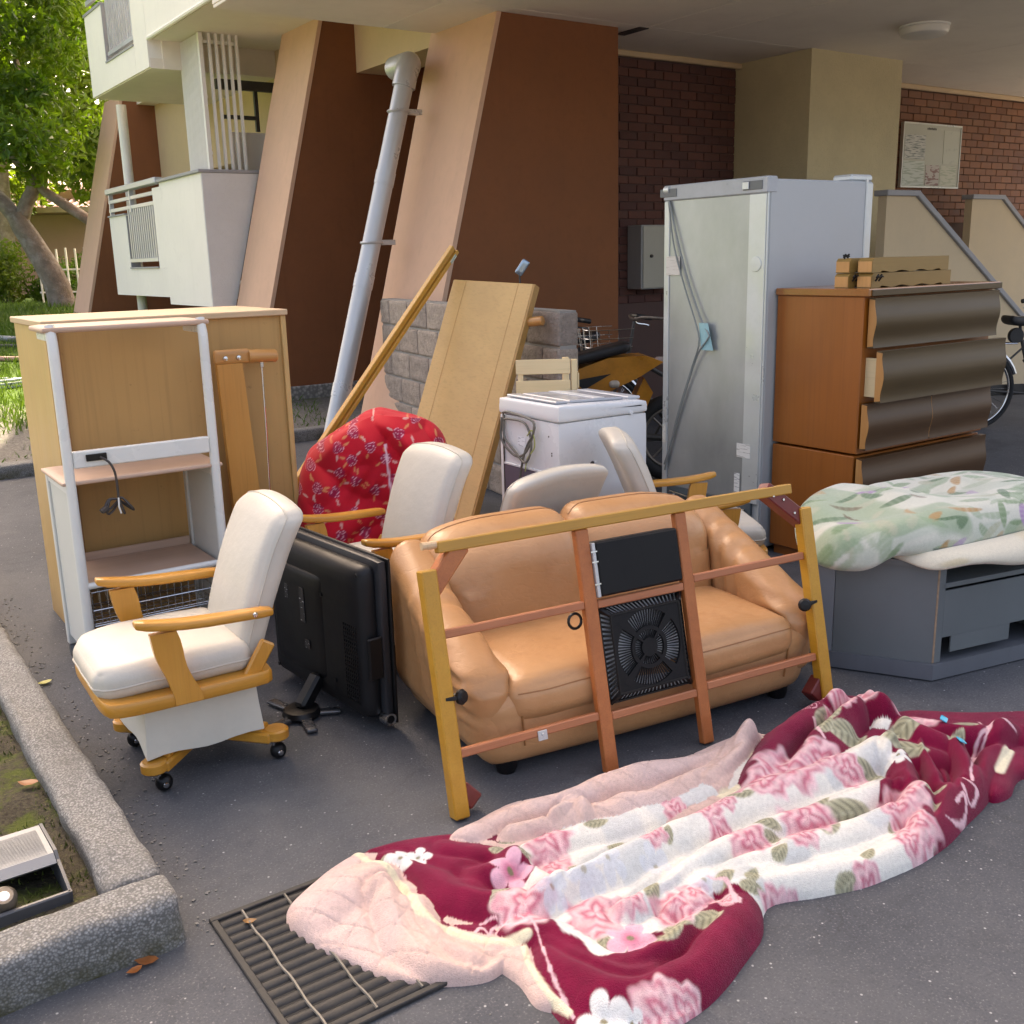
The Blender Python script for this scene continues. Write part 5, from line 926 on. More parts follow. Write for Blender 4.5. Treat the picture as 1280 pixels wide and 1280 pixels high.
def make_bike():
    t = thing('bicycle', 'x', 'bicycle')
    for x in (-.5, .52):
        m = MB(); ring_wheel(m, (x, 0, .33), .315, .018, 48); w_ = build('wheel', m, M_tyre, t, smooth=60); m = MB(); ring_wheel(m, (x, 0, .33), .288, .011, 48); build('rim', m, M_chrome, w_, smooth=60); m = MB()
        for k in range(28): a = 2*math.pi*k/28; m.tube([(x+.02*math.cos(a+.6), .02*(-1)**k, .33+.02*math.sin(a+.6)), (x+.28*math.cos(a), 0, .33+.28*math.sin(a))], .0015, 4)
        m.tube([(x, -.04, .33), (x, .04, .33)], .02, 10); build('spokes', m, M_chrome, w_); f = MB(); f.tube([(x+.35*math.cos(a), 0, .33+.35*math.sin(a)) for a in np.linspace(R(20), R(190), 18)], .02, 8); build('mudguard', f, M_chrome, t)
    fr = MB(); 
    for a, b, r_ in (((-.5, 0, .33), (0, 0, .28), .01), ((0, 0, .28), (-.13, 0, .72), .016), ((-.5, 0, .33), (-.12, 0, .66), .009), ((0, 0, .28), (.34, 0, .70), .018), ((-.1, 0, .55), (.32, 0, .78), .016), ((.3, 0, .85), (.36, 0, .66), .018), ((.36, 0, .66), (.52, 0, .33), .013), ((-.13, 0, .7), (-.16, 0, .84), .012), ((.3, 0, .85), (.27, 0, 1.02), .012)): fr.tube([a, b], r_, 8)
    build('frame', fr, M_dark, t); build('saddle', MB().soft((.27, .19, .075), .035, 8, lambda U, Q: np.stack([Q[:, 0], Q[:, 1]*(.62-.42*U[:, 0]), Q[:, 2]+.02*U[:, 0]**2], 1), (-.15, 0, .875)), M_seatb, t, smooth=60)
    hbm = build('handlebar', MB().tube(curve([(.02, -.27, 1.02), (.14, -.26, 1.04), (.25, -.12, 1.05), (.27, 0, 1.03), (.25, .12, 1.05), (.14, .26, 1.04), (.02, .27, 1.02)], 22), .012, 8), M_rust, t)
    for s in (-1, 1): build('grip', MB().tube([(.13, s*.262, 1.038), (.01, s*.271, 1.018)], .018, 10), M_seatb, hbm); build('brake_lever', MB().tube(curve([(.16, s*.24, 1.035), (.14, s*.25, .99), (.06, s*.27, .975), (.03, s*.275, .965)], 8), .006, 6), M_chrome, hbm)
    bk = MB(); 
    for z, gx in ((.74, .0), (.80, .012), (.86, .024), (.92, .034), (.98, .04)): bk.tube(curve([(.36, -.15-gx, z), (.45, -.16-gx, z), (.62+gx, -.15-gx, z), (.66+gx, 0, z), (.62+gx, .15+gx, z), (.45, .16+gx, z), (.36, .15+gx, z)], 20), .003, 5)
    for k in range(11):
        u = k/10*2-1; a = u*1.5; px, py = .46+.19*math.cos(a), .16*math.sin(a)*1.0; bk.tube([(px, py, .74), (px+.035*math.cos(a), py*1.25, .98)], .0025, 5)
    for k in range(5): bk.tube([(.37+k*.06, -.15, .74), (.37+k*.06, .15, .74)], .0025, 5)
    build('basket', bk, M_chrome, t); build('rear_rack', MB().tube([(-.2, .05, .70), (-.62, .06, .71), (-.62, -.06, .71), (-.2, -.05, .70)], .006, 6), M_chrome, t)
    build('chain_case', BX((-.5, .035, .27), (.06, .05, .36), .005), M_dark, t, smooth=0); build('stand', MB().tube([(-.5, .05, .33), (-.62, .09, .0)], .008, 6), M_chrome, t); build('crank', MB().tube([(0, -.08, .28), (.08, -.09, .14)], .009, 6).box((.04, -.14, .13), (.12, -.09, .15)), M_dark, t); build('frame_lock', MB().lathe([(0, -.02), (.06, -.02), (.065, 0), (.06, .02), (0, .02)], 20, (-.19, 0, .76), (0, 1, 0)), M_seatb, t)
    return t
bi = make_bike(); bi.location = (5.18, 5.50, 0); bi.rotation_euler = (0, 0, R(163)); tag(bi, 'bicycle with wire basket standing behind the orange motorcycle', 'bicycle', 'bicycles parked under the canopy')
b2 = copy_tree(bi); b2.location = (8.37, 4.55, 0); b2.rotation_euler = (0, 0, R(-28)); b3 = copy_tree(bi); b3.location = (4.72, 6.12, 0); b3.rotation_euler = (0, 0, R(186)); tag(b3, 'bicycle against the brown buttress, farthest behind the block wall', 'bicycle', 'bicycles parked under the canopy')
tag(b2, 'bicycle with black saddle parked under the stair parapet', 'bicycle', 'bicycles parked under the canopy')
# ------------------------------------------------------------------ drain grate, garden lamp, fallen leaves
M_gr = pmat('grate_iron', (.034, .033, .032), .7, .3, 12, .4, 60, .002, metal=.2, spots=((.075, .066, .055), 12, .5, .7, .6)); M_rod = pmat('grate_rod', (.15, .145, .135), .5, .2, 30, metal=.5)
GW = .43
gt = thing('drain_grate', 'rusty iron drain grate sunk in the asphalt under the pink end of the blanket', 'grate', (.6, 1.63, 0))
build('pit', BX((.0, .0, .0015), (GW, .49, .004)), pmat('pit_dark', (.012, .012, .012), .9), gt, smooth=0)
for a, b in (((-.012, -.012, .001), (GW+.012, .004, .011)), ((-.012, .486, .001), (GW+.012, .502, .011)), ((-.012, .0041, .001), (.004, .4859, .011)), ((GW-.004, .0041, .001), (GW+.012, .4859, .011))): build('frame', BX(a, b, .002), M_gr, gt, smooth=0)
for k in range(15): o = build('bar', MB().tube([(.004, .020+k*.0318, -.0035), (GW-.004, .020+k*.0318, -.0035)], .0146, 10), M_gr, gt, smooth=60)
for k in range(4): build('cross_rod', MB().tube(curve([(.06+k*.105+.002*math.sin(j*2.1), .006+j*.0478, .0105) for j in range(11)], 40), .0035, 6), M_rod, gt)
gl_ = thing('garden_lamp', 'grey metal box lamp half sunk in the mossy bed', 'lamp', (.2, 2.42, .05), R(1)); M_gl = pmat('lamp_grey', (.17, .185, .205), .4, .08, 8, metal=.4, spots=((.2, .21, .22), 30, .55, .7, .5)); M_gd = pmat('lamp_dark', (.07, .075, .085), .5, .15, 8)
build('tray', BX((-.42, -.125, -.03), (.135, -.112, .045), .003), M_gd, gl_, smooth=0); build('tray_side', MB().prism([(-.125, -.03), (.215, -.03), (.215, .05), (.16, .085), (.0, .09), (-.02, .075), (-.112, .045), (-.125, .045)], (.128, 0, 0), (0, 1, 0), (0, 0, 1), (1, 0, 0), .007), M_gd, gl_, smooth=0, fixn=True); build('tray_back', BX((-.42, .20, -.03), (.127, .213, .05), .003), M_gd, gl_, smooth=0); build('tray_floor', BX((-.42, -.111, -.02), (.127, .199, -.01)), M_seatb, gl_, smooth=0)
ld = build('lid', MB().prism([(-.025, .070), (0, .085), (.16, .082), (.198, .055), (.198, .049), (.155, .075), (.0, .077), (-.02, .064)], (-.42, 0, 0), (0, 1, 0), (0, 0, 1), (1, 0, 0), .547), M_gl, gl_, smooth=0, fixn=True)
for k in range(26): build('rib', BX((-.42, .004+k*.0058, .0840-.0008*(k > 20)*(k-20)), (.115, .0062+k*.0058, .0856-.0008*(k > 20)*(k-20))), M_gl, ld, smooth=0)
build('lens', MB().lathe([(0, -.01), (.022, -.01), (.028, .0), (.028, .03), (.02, .04), (0, .04)], 20, (.0, -.075, .04), (0, -.5, .8)), M_rust, gl_); build('lens_glass', MB().lathe([(0, .0), (.012, -.001), (.016, -.006), (0, -.006)][::-1], 16, (.0, -.098, .074), (0, -.5, .8)), M_chrome, gl_); build('pivot', MB().soft((.07, .05, .03), .012, 6, None, (-.005, -.07, .005)), M_gd, gl_, smooth=60)
for i, (x, y, z, c, lab_) in enumerate(((.575, 3.88, .006, (.42, .40, .10), 'small yellow green fallen leaf on the asphalt by the kerb'), (.36, 2.95, .075, (.26, .10, .035), 'curled orange fallen leaf on the moss'), (.43, 2.07, .006, (.25, .09, .03), 'orange fallen leaf at the foot of the kerb'), (.40, 2.055, .005, (.33, .11, .03), 'smaller brown fallen leaf at the foot of the kerb'), (.66, 2.06, .012, (.25, .13, .05), 'dry brown leaf at the corner of the drain grate'))):
    r_ = np.random.RandomState(i); a = r_.uniform(0, 6); s_ = (.028, .03, .026, .018, .016)[i]
    P = [[(x+s_*(u*math.cos(a)-v*w*math.sin(a)), y+s_*(u*math.sin(a)+v*w*math.cos(a)), z+.006*abs(v)*w+.006*u*u) for v in (-1, -.5, 0, .5, 1)] for u, w in ((-1, .02), (-.6, .45), (0, .6), (.5, .4), (1, .02))]
    tag(build('fallen_leaf', MB().grid(P), leaf_mat('dead_leaf_%d' % i, c, [q*1.2 for q in c], .2), None, smooth=60), lab_, 'leaf', 'fallen leaves')
# ================================================================== burgundy blanket: laid-out sheets, fold crests and printed flowers, in metres
LAY = {'strip':[(1.179,2.016),(1.289,2.058),(1.402,2.074),(1.513,2.043),(1.624,2.025),(1.738,2.041),(1.854,2.001),(2.0,1.988),(2.125,1.997),(2.224,1.976),(2.257,1.895),(2.203,1.775),(1.939,1.745),(1.713,1.786),(1.484,1.836),(1.269,1.884)],'tip':[(0.733,2.034),(0.761,2.067),(0.812,2.1),(0.896,2.138),(0.984,2.147),(1.099,2.064),(1.157,1.857),(1.188,1.642),(1.119,1.573),(1.058,1.582),(0.99,1.577),(0.921,1.618),(0.831,1.695),(0.793,1.767),(0.761,1.857),(0.732,1.954),(0.724,1.989)],'flap':[(1.031,1.619),(1.09,1.628),(1.176,1.598),(1.18,1.463),(1.117,1.356),(1.067,1.355),(1.057,1.412),(1.034,1.457),(1.037,1.523)],'main':[(0.982,2.142),(1.052,2.145),(1.153,2.116),(1.288,2.058),(1.464,2.014),(1.662,1.986),(1.895,1.945),(2.133,1.923),(2.329,1.925),(2.497,1.894),(2.628,1.843),(2.713,1.852),(2.798,1.817),(2.907,1.717),(3.104,1.563),(3.071,1.469),(2.833,1.415),(2.669,1.398),(2.58,1.385),(2.36,1.337),(2.127,1.299),(1.939,1.312),(1.787,1.353),(1.655,1.401),(1.542,1.333),(1.374,1.273),(1.226,1.248),(1.101,1.27),(1.044,1.339),(1.048,1.427),(1.062,1.506),(1.094,1.567),(1.082,1.616),(1.003,1.718),(0.973,1.805),(0.999,1.918),(0.999,2.025)],'bunch':[(1.97,1.78),(2.121,1.89),(2.26,1.952),(2.392,1.966),(2.551,1.997),(2.652,1.982),(2.698,1.914),(2.663,1.814),(2.659,1.67),(2.704,1.593),(2.532,1.509),(2.408,1.605),(2.282,1.671),(2.137,1.693),(1.981,1.698)],'tail':[(2.835,1.63),(3.005,1.534),(2.789,1.367),(2.66,1.376),(2.552,1.345),(2.491,1.364),(2.594,1.456)]}
RIDGE = [('main',[(1.159,1.859),(1.349,1.859),(1.607,1.855),(1.885,1.841),(2.131,1.83)],0.035,0.045),('main',[(1.239,1.68),(1.414,1.69),(1.662,1.704),(1.959,1.706),(2.257,1.678),(2.459,1.68)],0.055,0.042),('main',[(1.341,1.547),(1.554,1.563),(1.776,1.593),(2.027,1.575),(2.277,1.535)],0.04,0.03),('main',[(1.451,1.483),(1.671,1.496),(1.888,1.486),(2.076,1.462),(2.277,1.437)],0.05,0.035),('main',[(1.621,1.449),(1.767,1.408),(1.942,1.36),(2.152,1.35),(2.393,1.393)],0.045,0.04),('main',[(1.099,1.522),(1.137,1.41),(1.205,1.342),(1.335,1.315),(1.515,1.362),(1.62,1.411)],0.05,0.05),('main',[(1.098,1.639),(1.174,1.565),(1.206,1.442),(1.317,1.392),(1.508,1.439)],0.035,0.03),('main',[(0.998,2.043),(1.05,1.9),(1.106,1.779),(1.18,1.693)],0.035,0.05),('main',[(1.17,2.025),(1.247,1.921),(1.26,1.803),(1.257,1.704)],0.02,0.03),('main',[(2.532,1.733),(2.64,1.684),(2.684,1.58),(2.82,1.509),(2.912,1.438)],0.075,0.05),('main',[(2.465,1.643),(2.347,1.521),(2.207,1.412),(2.145,1.314)],0.05,0.035),('main',[(2.613,1.535),(2.529,1.445),(2.37,1.37),(2.169,1.297)],0.07,0.04),('main',[(2.569,1.636),(2.463,1.526),(2.32,1.407),(2.195,1.325)],0.045,0.022),('main',[(2.8,1.509),(2.64,1.439),(2.437,1.364)],0.05,0.03),('bunch',[(2.004,1.763),(2.181,1.832),(2.363,1.897),(2.501,1.918)],0.07,0.05),('bunch',[(2.118,1.693),(2.34,1.775),(2.51,1.805),(2.552,1.75)],0.08,0.045),('bunch',[(2.559,1.813),(2.541,1.873),(2.492,1.896)],0.05,0.03),('bunch',[(2.556,1.766),(2.578,1.644),(2.604,1.556)],0.05,0.04),('strip',[(1.24,2.021),(1.395,2.027),(1.543,1.977),(1.743,1.979),(1.958,1.946),(2.153,1.942)],0.03,0.035),('strip',[(1.322,1.959),(1.45,1.925),(1.596,1.874),(1.785,1.862),(1.987,1.88),(2.162,1.935)],0.035,0.03),('strip',[(1.433,1.938),(1.504,1.944),(1.512,1.888)],0.025,0.02),('strip',[(2.191,1.946),(2.068,1.879),(1.903,1.828)],0.03,0.025),('tip',[(0.759,2.0),(0.866,2.036),(0.966,2.023)],0.02,0.06),('tip',[(0.951,1.954),(0.901,1.786),(0.917,1.658),(0.991,1.571),(1.066,1.563)],0.035,0.035),('tip',[(0.988,1.867),(0.958,1.727),(1.013,1.635)],0.02,0.03)]
WHITE = [(1.337,1.953),(1.484,1.97),(1.731,1.932),(2.019,1.911),(2.228,1.917),(2.476,1.878),(2.595,1.786),(2.455,1.657),(2.236,1.529),(2.178,1.468),(2.161,1.357),(2.124,1.283),(2.074,1.276),(1.898,1.283),(1.754,1.328),(1.627,1.37),(1.604,1.433),(1.565,1.471),(1.425,1.456),(1.299,1.446),(1.202,1.437),(1.177,1.472),(1.181,1.603),(1.176,1.687),(1.161,1.728),(1.219,1.763),(1.267,1.788),(1.264,1.876),(1.318,1.902)]
PRINT = [('rose',1.357,1.863,0.0598),('rose',1.24,1.55,0.0455),('rose',1.161,1.681,0.0612),('rose',1.317,1.783,0.0424),('pink5',1.212,1.808,0.0475),('pink5',1.287,1.464,0.0515),('rose',1.281,1.573,0.0606),('rose',1.355,1.55,0.036),('rose',1.433,1.477,0.0501),('rose',1.498,1.485,0.0401),('rose',1.731,1.787,0.0358),('rose',1.567,1.703,0.0338),('rose',1.759,1.71,0.0373),('rose',1.82,1.704,0.0293),('rose',1.898,1.749,0.0323),('rose',2.085,1.717,0.0797),('rose',1.982,1.712,0.0564),('rose',2.219,1.702,0.0588),('rose',2.233,1.632,0.0445),('rose',1.961,1.546,0.0699),('rose',1.763,1.555,0.0514),('rose',1.871,1.496,0.0397),('rose',1.749,1.635,0.0364),('rose',2.224,1.447,0.059),('rose',2.145,1.358,0.0525),('rose',2.089,1.331,0.0395),('rose',1.904,1.31,0.0377),('rose',2.166,1.43,0.0414),('rose',1.668,1.384,0.0366),('rose',1.709,1.36,0.0293),('rose',1.201,1.267,0.053),('rose',1.251,1.257,0.0378),('white5',1.09,1.316,0.0463),('white5',1.133,1.284,0.0246),('rose',1.547,1.429,0.0253),('white5',1.034,2.026,0.0392),('white5',1.079,2.019,0.0316),('white5',1.455,1.892,0.0288),('white5',2.393,1.586,0.0317),('rose',2.653,1.692,0.0684),('rose',2.71,1.648,0.0585),('blue5',1.326,1.672,0.0485),('blue5',1.402,1.676,0.0418),('blue5',1.548,1.505,0.0408),('blue5',1.23,1.667,0.0364),('blue5',1.527,1.645,0.0387),('leaf',1.3,1.929,0.0402,30),('leaf',1.261,1.899,0.0395,10),('leaf',1.439,1.894,0.0328,60),('leaf',1.504,1.845,0.0327,20),('leaf',1.329,1.752,0.0345,20),('leaf',1.276,1.826,0.0233,0),('leaf',1.233,1.487,0.0308,90),('leaf',1.427,1.55,0.033,70),('leaf',1.458,1.415,0.0458,20),('leaf',1.351,1.416,0.0446,40),('leaf',1.4,1.43,0.0349,10),('leaf',1.773,1.765,0.0338,10),('leaf',1.604,1.685,0.0239,80),('leaf',1.884,1.707,0.0382,10),('leaf',1.848,1.584,0.0366,-20),('leaf',2.373,1.74,0.0611,20),('leaf',2.288,1.607,0.0491,-10),('leaf',2.075,1.51,0.0708,20),('leaf',2.025,1.573,0.0504,40),('leaf',1.971,1.49,0.0527,70),('leaf',1.59,1.482,0.0334,40),('leaf',1.656,1.456,0.0299,60),('leaf',1.83,1.55,0.028,0),('leaf',1.851,1.337,0.0338,30),('leaf',1.959,1.362,0.0311,60),('leaf',2.549,1.669,0.062,25),('leaf',2.469,1.614,0.0602,-15),('leaf',2.204,1.462,0.0379,20),('leaf',2.318,1.428,0.0384,10),('leaf',2.252,1.395,0.0292,-10),('leaf',2.133,1.32,0.0239,0),('leaf',2.719,1.64,0.0439,0),('leaf',2.782,1.627,0.054,20),('leaf',2.628,1.555,0.0375,40),('leaf',1.153,1.756,0.0295,50),('leaf',1.119,1.732,0.0254,80),('leaf',1.625,1.428,0.0294,10),('leaf',1.501,1.763,0.0239,30),('leaf',1.401,1.719,0.0231,30),('leaf',1.282,1.706,0.0187,20),('leaf',1.777,1.478,0.031,50),('leaf',2.13,1.393,0.0325,20),('leaf',1.008,2.06,0.0197,30),('swirl',2.477,1.97,0.0455),('swirl',2.401,1.914,0.0344),('rose',2.531,1.866,0.0547),('rose',2.575,1.846,0.0548),('rose',2.454,1.836,0.0389),('leaf',2.397,1.835,0.0675,70),('leaf',2.322,1.789,0.047,60)]
LINES = [([(1.016,1.974),(1.008,1.911),(0.995,1.843)],0.0042),([(0.992,1.808),(0.982,1.768),(0.978,1.722)],0.0036),([(1.149,1.643),(1.135,1.594),(1.107,1.532),(1.082,1.472),(1.066,1.411),(1.055,1.368)],0.0062),([(1.014,1.685),(1.058,1.704),(1.066,1.67),(1.126,1.678),(1.143,1.641)],0.0052),([(1.031,1.696),(1.042,1.664),(1.089,1.688),(1.105,1.648)],0.0044),([(1.065,1.716),(1.096,1.704),(1.103,1.67)],0.0045),([(1.011,1.697),(1.031,1.676)],0.0044),([(2.338,1.83),(2.286,1.782),(2.272,1.748)],0.0072),([(2.356,1.851),(2.34,1.808),(2.387,1.84)],0.0072),([(2.845,1.587),(2.796,1.52),(2.808,1.477)],0.0074),([(2.852,1.618),(2.803,1.549),(2.729,1.518),(2.613,1.497)],0.0074),([(2.604,1.504),(2.668,1.518),(2.768,1.528)],0.0069),([(2.587,1.473),(2.503,1.431),(2.457,1.397)],0.0057),([(2.431,1.407),(2.444,1.375),(2.382,1.353),(2.401,1.392)],0.0065),([(2.329,1.364),(2.382,1.375),(2.331,1.336),(2.275,1.329),(2.247,1.341)],0.0063),([(1.567,1.51),(1.585,1.465),(1.55,1.407)],0.0075)]
HEM = [([(0.969,2.144),(0.98,2.053),(0.99,1.95),(0.979,1.872),(0.969,1.813),(0.997,1.742),(1.036,1.672),(1.086,1.621),(1.116,1.605)],0.0123),([(1.097,1.59),(1.075,1.542),(1.058,1.463),(1.055,1.38)],0.0083),([(2.252,1.923),(2.096,1.845),(1.996,1.783),(1.888,1.77)],0.021),([(2.054,1.835),(1.944,1.837),(1.832,1.849)],0.0067),([(2.735,1.453),(2.61,1.408)],0.0161)]
CLIPS = [(2.657,1.617),(2.593,1.519)]
def seg_dist(X, Y, pl, closed=False):
    P = np.array(pl, float); n = len(P); best = np.full(X.shape, 1e9)
    for i in range(n if closed else n-1):
        a, b = P[i], P[(i+1) % n]; d = b-a; t = np.clip(((X-a[0])*d[0]+(Y-a[1])*d[1])/max(d@d, 1e-12), 0, 1); best = np.minimum(best, np.hypot(X-a[0]-t*d[0], Y-a[1]-t*d[1]))
    return best
def inside(X, Y, pl):
    P = np.array(pl, float); r = np.zeros(X.shape, bool); n = len(P)
    for i in range(n):
        (x0, y0), (x1, y1) = P[i], P[(i+1) % n]; c = (y0 > Y) != (y1 > Y); r ^= c & (X < (x1-x0)*(Y-y0)/(y1-y0+1e-12)+x0)
    return r
def sdf(X, Y, pl): d = seg_dist(X, Y, pl, True); return np.where(inside(X, Y, pl), d, -d)
def closed_smooth(pl, n=140):
    P = list(pl); c = curve(P[-2:]+P+P[:3], 4*n); k0, = [0]; d = np.hypot(*(c-np.array(P[0])).T); i0 = int(np.argmin(d[:n*2])); d2 = d.copy(); d2[:i0+n] = 9; i1 = int(np.argmin(d2)); return c[i0:i1:3]
def mixc(c, col, a): return c*(1-a[..., None])+np.array(col)*a[..., None]
GS = .0037; gx = np.arange(.68, 3.34, GS); gy = np.arange(1.2, 2.2, GS); X, Y = np.meshgrid(gx, gy, indexing='ij')
wob = (vn(X*10, Y*10)-.5)*.006+(vn2(X*40, Y*40)-.5)*.0015
Z = np.full(X.shape, -.05); WHO = np.zeros(X.shape, int); ORD = ['strip', 'tip', 'flap', 'tail', 'main', 'bunch']; BASE = dict(strip=.040, tip=.024, flap=.020, tail=.03, main=.030, bunch=.065); THK = dict(strip=.04, tip=.028, flap=.026, tail=.03, main=.034, bunch=.07)
for k, nm in enumerate(ORD):
    d = sdf(X, Y, closed_smooth(LAY[nm]))+dict(strip=.035, bunch=.02).get(nm, 0)+(vn(X*9+k, Y*9)-.5)*.010; t = THK[nm]; e = np.sqrt(np.clip(1-(1-np.clip(d/t, 0, 1))**2, 0, 1))
    h_ = BASE[nm]+wob+(vn(X*4+k*3, Y*4)-.5)*.018
    Xw, Yw = X+.05*(vn(X*5+k, Y*5)-.5)+.016*(vn2(X*14, Y*14)-.5), Y+.05*(vn2(X*5, Y*5+k)-.5)+.016*(vn(X*14+5, Y*14)-.5); av = .55+.8*vn(X*4+3*k, Y*4+7)
    for who, pl, a, w in RIDGE:
        if who == nm:
            s_ = seg_dist(Xw, Yw, curve(pl, 24))/(w*(.8+.5*vn2(X*6, Y*6))); h_ = h_+a*av*{'main': .88, 'bunch': .85}.get(nm, 1.15)*(np.exp(-np.abs(s_)**1.7)-.35*np.exp(-((s_-1.25)/.35)**2))
    lim = {'bunch': (.05, 1.6), 'strip': (.05, 1.4)}.get(nm, (.030, .8)); cap = lim[0]+lim[1]*np.maximum(d, 0); h_ = np.maximum(h_, .012); h_ = cap*(1-np.exp(-h_/cap*1.0))*1.25; h_ = np.minimum(h_, cap)
    z = np.where(d > 0, h_*e, d*3)
    up = z > Z; Z = np.where(up, z, Z); WHO = np.where(up, k, WHO)
# print
bur = np.array((.185, .006, .036)); colr = np.zeros(X.shape+(3,)); colr[:] = bur; colr *= (1+.25*(vn(X*25, Y*25)-.5))[..., None]
wd = sdf(X, Y, closed_smooth(WHITE))+(vn(X*18, Y*18)-.5)*.02; wcol = np.array((.74, .725, .665))*(1+.08*(vn2(X*12, Y*12)-.5))[..., None]; wa = smooth01(wd/.004+.5)*(WHO == ORD.index('main')); colr = colr*(1-wa[..., None])+wcol*wa[..., None]
gs = smooth01((vn(X*11+5, Y*11)-.55)/.14)*wa; colr = mixc(colr, (.50, .54, .56), gs*.55)
def petals(kind, x, y, r, ang=0.):
    global colr
    m = (np.abs(X-x) < r*1.6) & (np.abs(Y-y) < r*1.6); ix = np.where(m); dx, dy = X[ix]-x, Y[ix]-y; c = colr[ix]; sd = (x*97+y*61) % 6.28
    if kind == 'leaf':
        a = R(ang)-HEAD; u, v = (dx*math.cos(a)+dy*math.sin(a))/r, (-dx*math.sin(a)+dy*math.cos(a))/(r*.52); q = u*u+np.abs(v)**1.4*(1+.3*u); al = smooth01((1.-q)/.22); vein = np.abs(np.sin((u*5+np.abs(v)*2.2)*1.9)); col = np.array((.27, .265, .18))*(.62+.75*vein[:, None])+np.array((.10, .10, .08))*np.exp(-(v/.1)**2)[:, None]; col = col+np.array((.22, .21, .17))*smooth01(q-.3)[:, None]
        c = c*(1-al[:, None])+col*al[:, None]*.98
    else:
        rr = np.hypot(dx, dy)/r; an = np.arctan2(dy, dx)+sd
        if kind == 'rose':
            w = vn(dx*30+sd*9, dy*30)*2.2; lob = 1+.13*np.sin(5*an+w)+.06*np.sin(11*an); q = rr/lob; al = smooth01((1.0-q)/.22); f = .5+.5*np.sin(13*q+1.7*np.sin(3*an+w*1.3)+w); g = .5+.5*np.sin(5*an+6*q+w)
            f = f**.7; col = np.array((.56, .17, .23))[None]*(1-f[:, None])+np.array((.76, .50, .52))[None]*f[:, None]; col = col*(.9+.16*g[:, None]); col = col+(np.array((.78, .60, .62))-col)*smooth01((q-.55)/.5)[:, None]*.7
        elif kind == 'swirl':
            f = np.abs(np.sin(9*rr+1.*an)); al = smooth01((1-rr)/.1)*smooth01((.45-f)/.2); col = np.tile(np.array((.74, .45, .50)), (len(rr), 1))
        else:
            pet = np.abs(np.cos(2.5*an))**.55; al = smooth01((.42+.58*pet-rr)/.12); base_ = {'white5': (.72, .72, .70), 'pink5': (.74, .42, .52), 'blue5': (.60, .64, .70)}[kind]; edge = {'white5': (.52, .57, .60), 'pink5': (.58, .16, .26), 'blue5': (.50, .55, .63)}[kind]
            col = np.array(base_)[None]*np.ones((len(rr), 1)); k = smooth01((.55-rr)/.5)[:, None]; col = col*(1-k)+np.array(edge)*k; k = smooth01((.16-rr)/.06)[:, None]; col = col*(1-k)+np.array((.22, .2, .12))*k
            if kind == 'blue5': al = al*.6
        c = c*(1-al[:, None])+col*al[:, None]
    colr[ix] = c
PRINT = [(q[0], q[1], q[2], q[3]*(1.25 if q[0] in ('rose', 'pink5', 'white5') else 1.15))+tuple(q[4:]) for q in PRINT]
for f in sorted(PRINT, key=lambda q: 0 if q[0] == 'leaf' else 1): petals(*f)
for pl, w in LINES:
    d = seg_dist(X, Y, curve(pl, 24))+(vn(X*70, Y*70)-.5)*w*.8; colr = mixc(colr, (.72, .46, .50), smooth01((w*.75-d)/(w*.4)))
pink = np.array((.66, .475, .42))*(1+.10*(vn(X*10+9, Y*10)-.5)+.05*(vn2(X*60, Y*60)-.5))[..., None]; qx = np.abs(((X*.8+Y*.6)/.062) % 1-.5); qy = np.abs(((X*.6-Y*.8)/.10) % 1-.5)
blu = smooth01((vn(X*6+2, Y*6+4)-.5)/.2)*.35; pink = mixc(pink, (.56, .46, .47), blu)
isp = np.isin(WHO, [ORD.index('strip'), ORD.index('tip'), ORD.index('flap')]); quilt = np.where(isp, -.004*(smooth01((qx-.46)/.03)+.6*smooth01((qy-.47)/.02)), 0); Z = np.where(Z > .01, Z+quilt, Z)
colr = np.where(isp[..., None], pink, colr)
for q_, (pl, w) in enumerate(HEM):
    if q_ == 3: continue
    d = seg_dist(X, Y, curve(pl, 30)); a = smooth01((w*1.1-d)/(w*.5))*((WHO == 0) | (q_ != 2)); colr = mixc(colr, (.74, .68, .50), a); Z = Z+np.where(Z > .01, .006*np.exp(-(d/w)**2), 0)
keep = Z > -.035; cell = keep[:-1, :-1] & keep[1:, :-1] & keep[:-1, 1:] & keep[1:, 1:]
idx = -np.ones(X.shape, int); used = np.zeros(X.shape, bool)
for a, b in ((0, 0), (1, 0), (0, 1), (1, 1)): used[a:a+cell.shape[0], b:b+cell.shape[1]] |= cell
idx[used] = np.arange(used.sum()); ci, cj = np.where(cell)
bl = MB(); BO = np.array((1.6, 1.7, 0)); bl.v = [tuple(p) for p in np.stack([X[used], Y[used], np.maximum(Z[used], -.03)+.004], 1)-BO]; bl.f = [tuple(q) for q in np.stack([idx[ci, cj], idx[ci+1, cj], idx[ci+1, cj+1], idx[ci, cj+1]], 1).tolist()]
bt = thing('floral_blanket', 'burgundy and white plush blanket printed with pink roses, spread on the asphalt', 'blanket', (1.6, 1.7, 0))
M_blk_ = vmat('plush_print', .95, .15, .8, 330, .005, .22, .1); build('cloth', bl, M_blk_, bt, smooth=180, col=colr[used])
M_clip = pmat('blue_clip', (.03, .42, .62), .35, .05)
for i, (x, y) in enumerate(CLIPS):
    i0 = int(round((x-.68)/GS)); j0 = int(round((y-1.2)/GS)); build('care_tag', MB().soft((.03, .022, .004), .0019, 4).xf(Matrix.Translation((x-1.6, y-1.7, float(Z[i0, j0])+.012)) @ Matrix.Rotation(R(25+i*30), 4, 'Z') @ Matrix.Rotation(R(25), 4, 'X')), M_clip, bt)

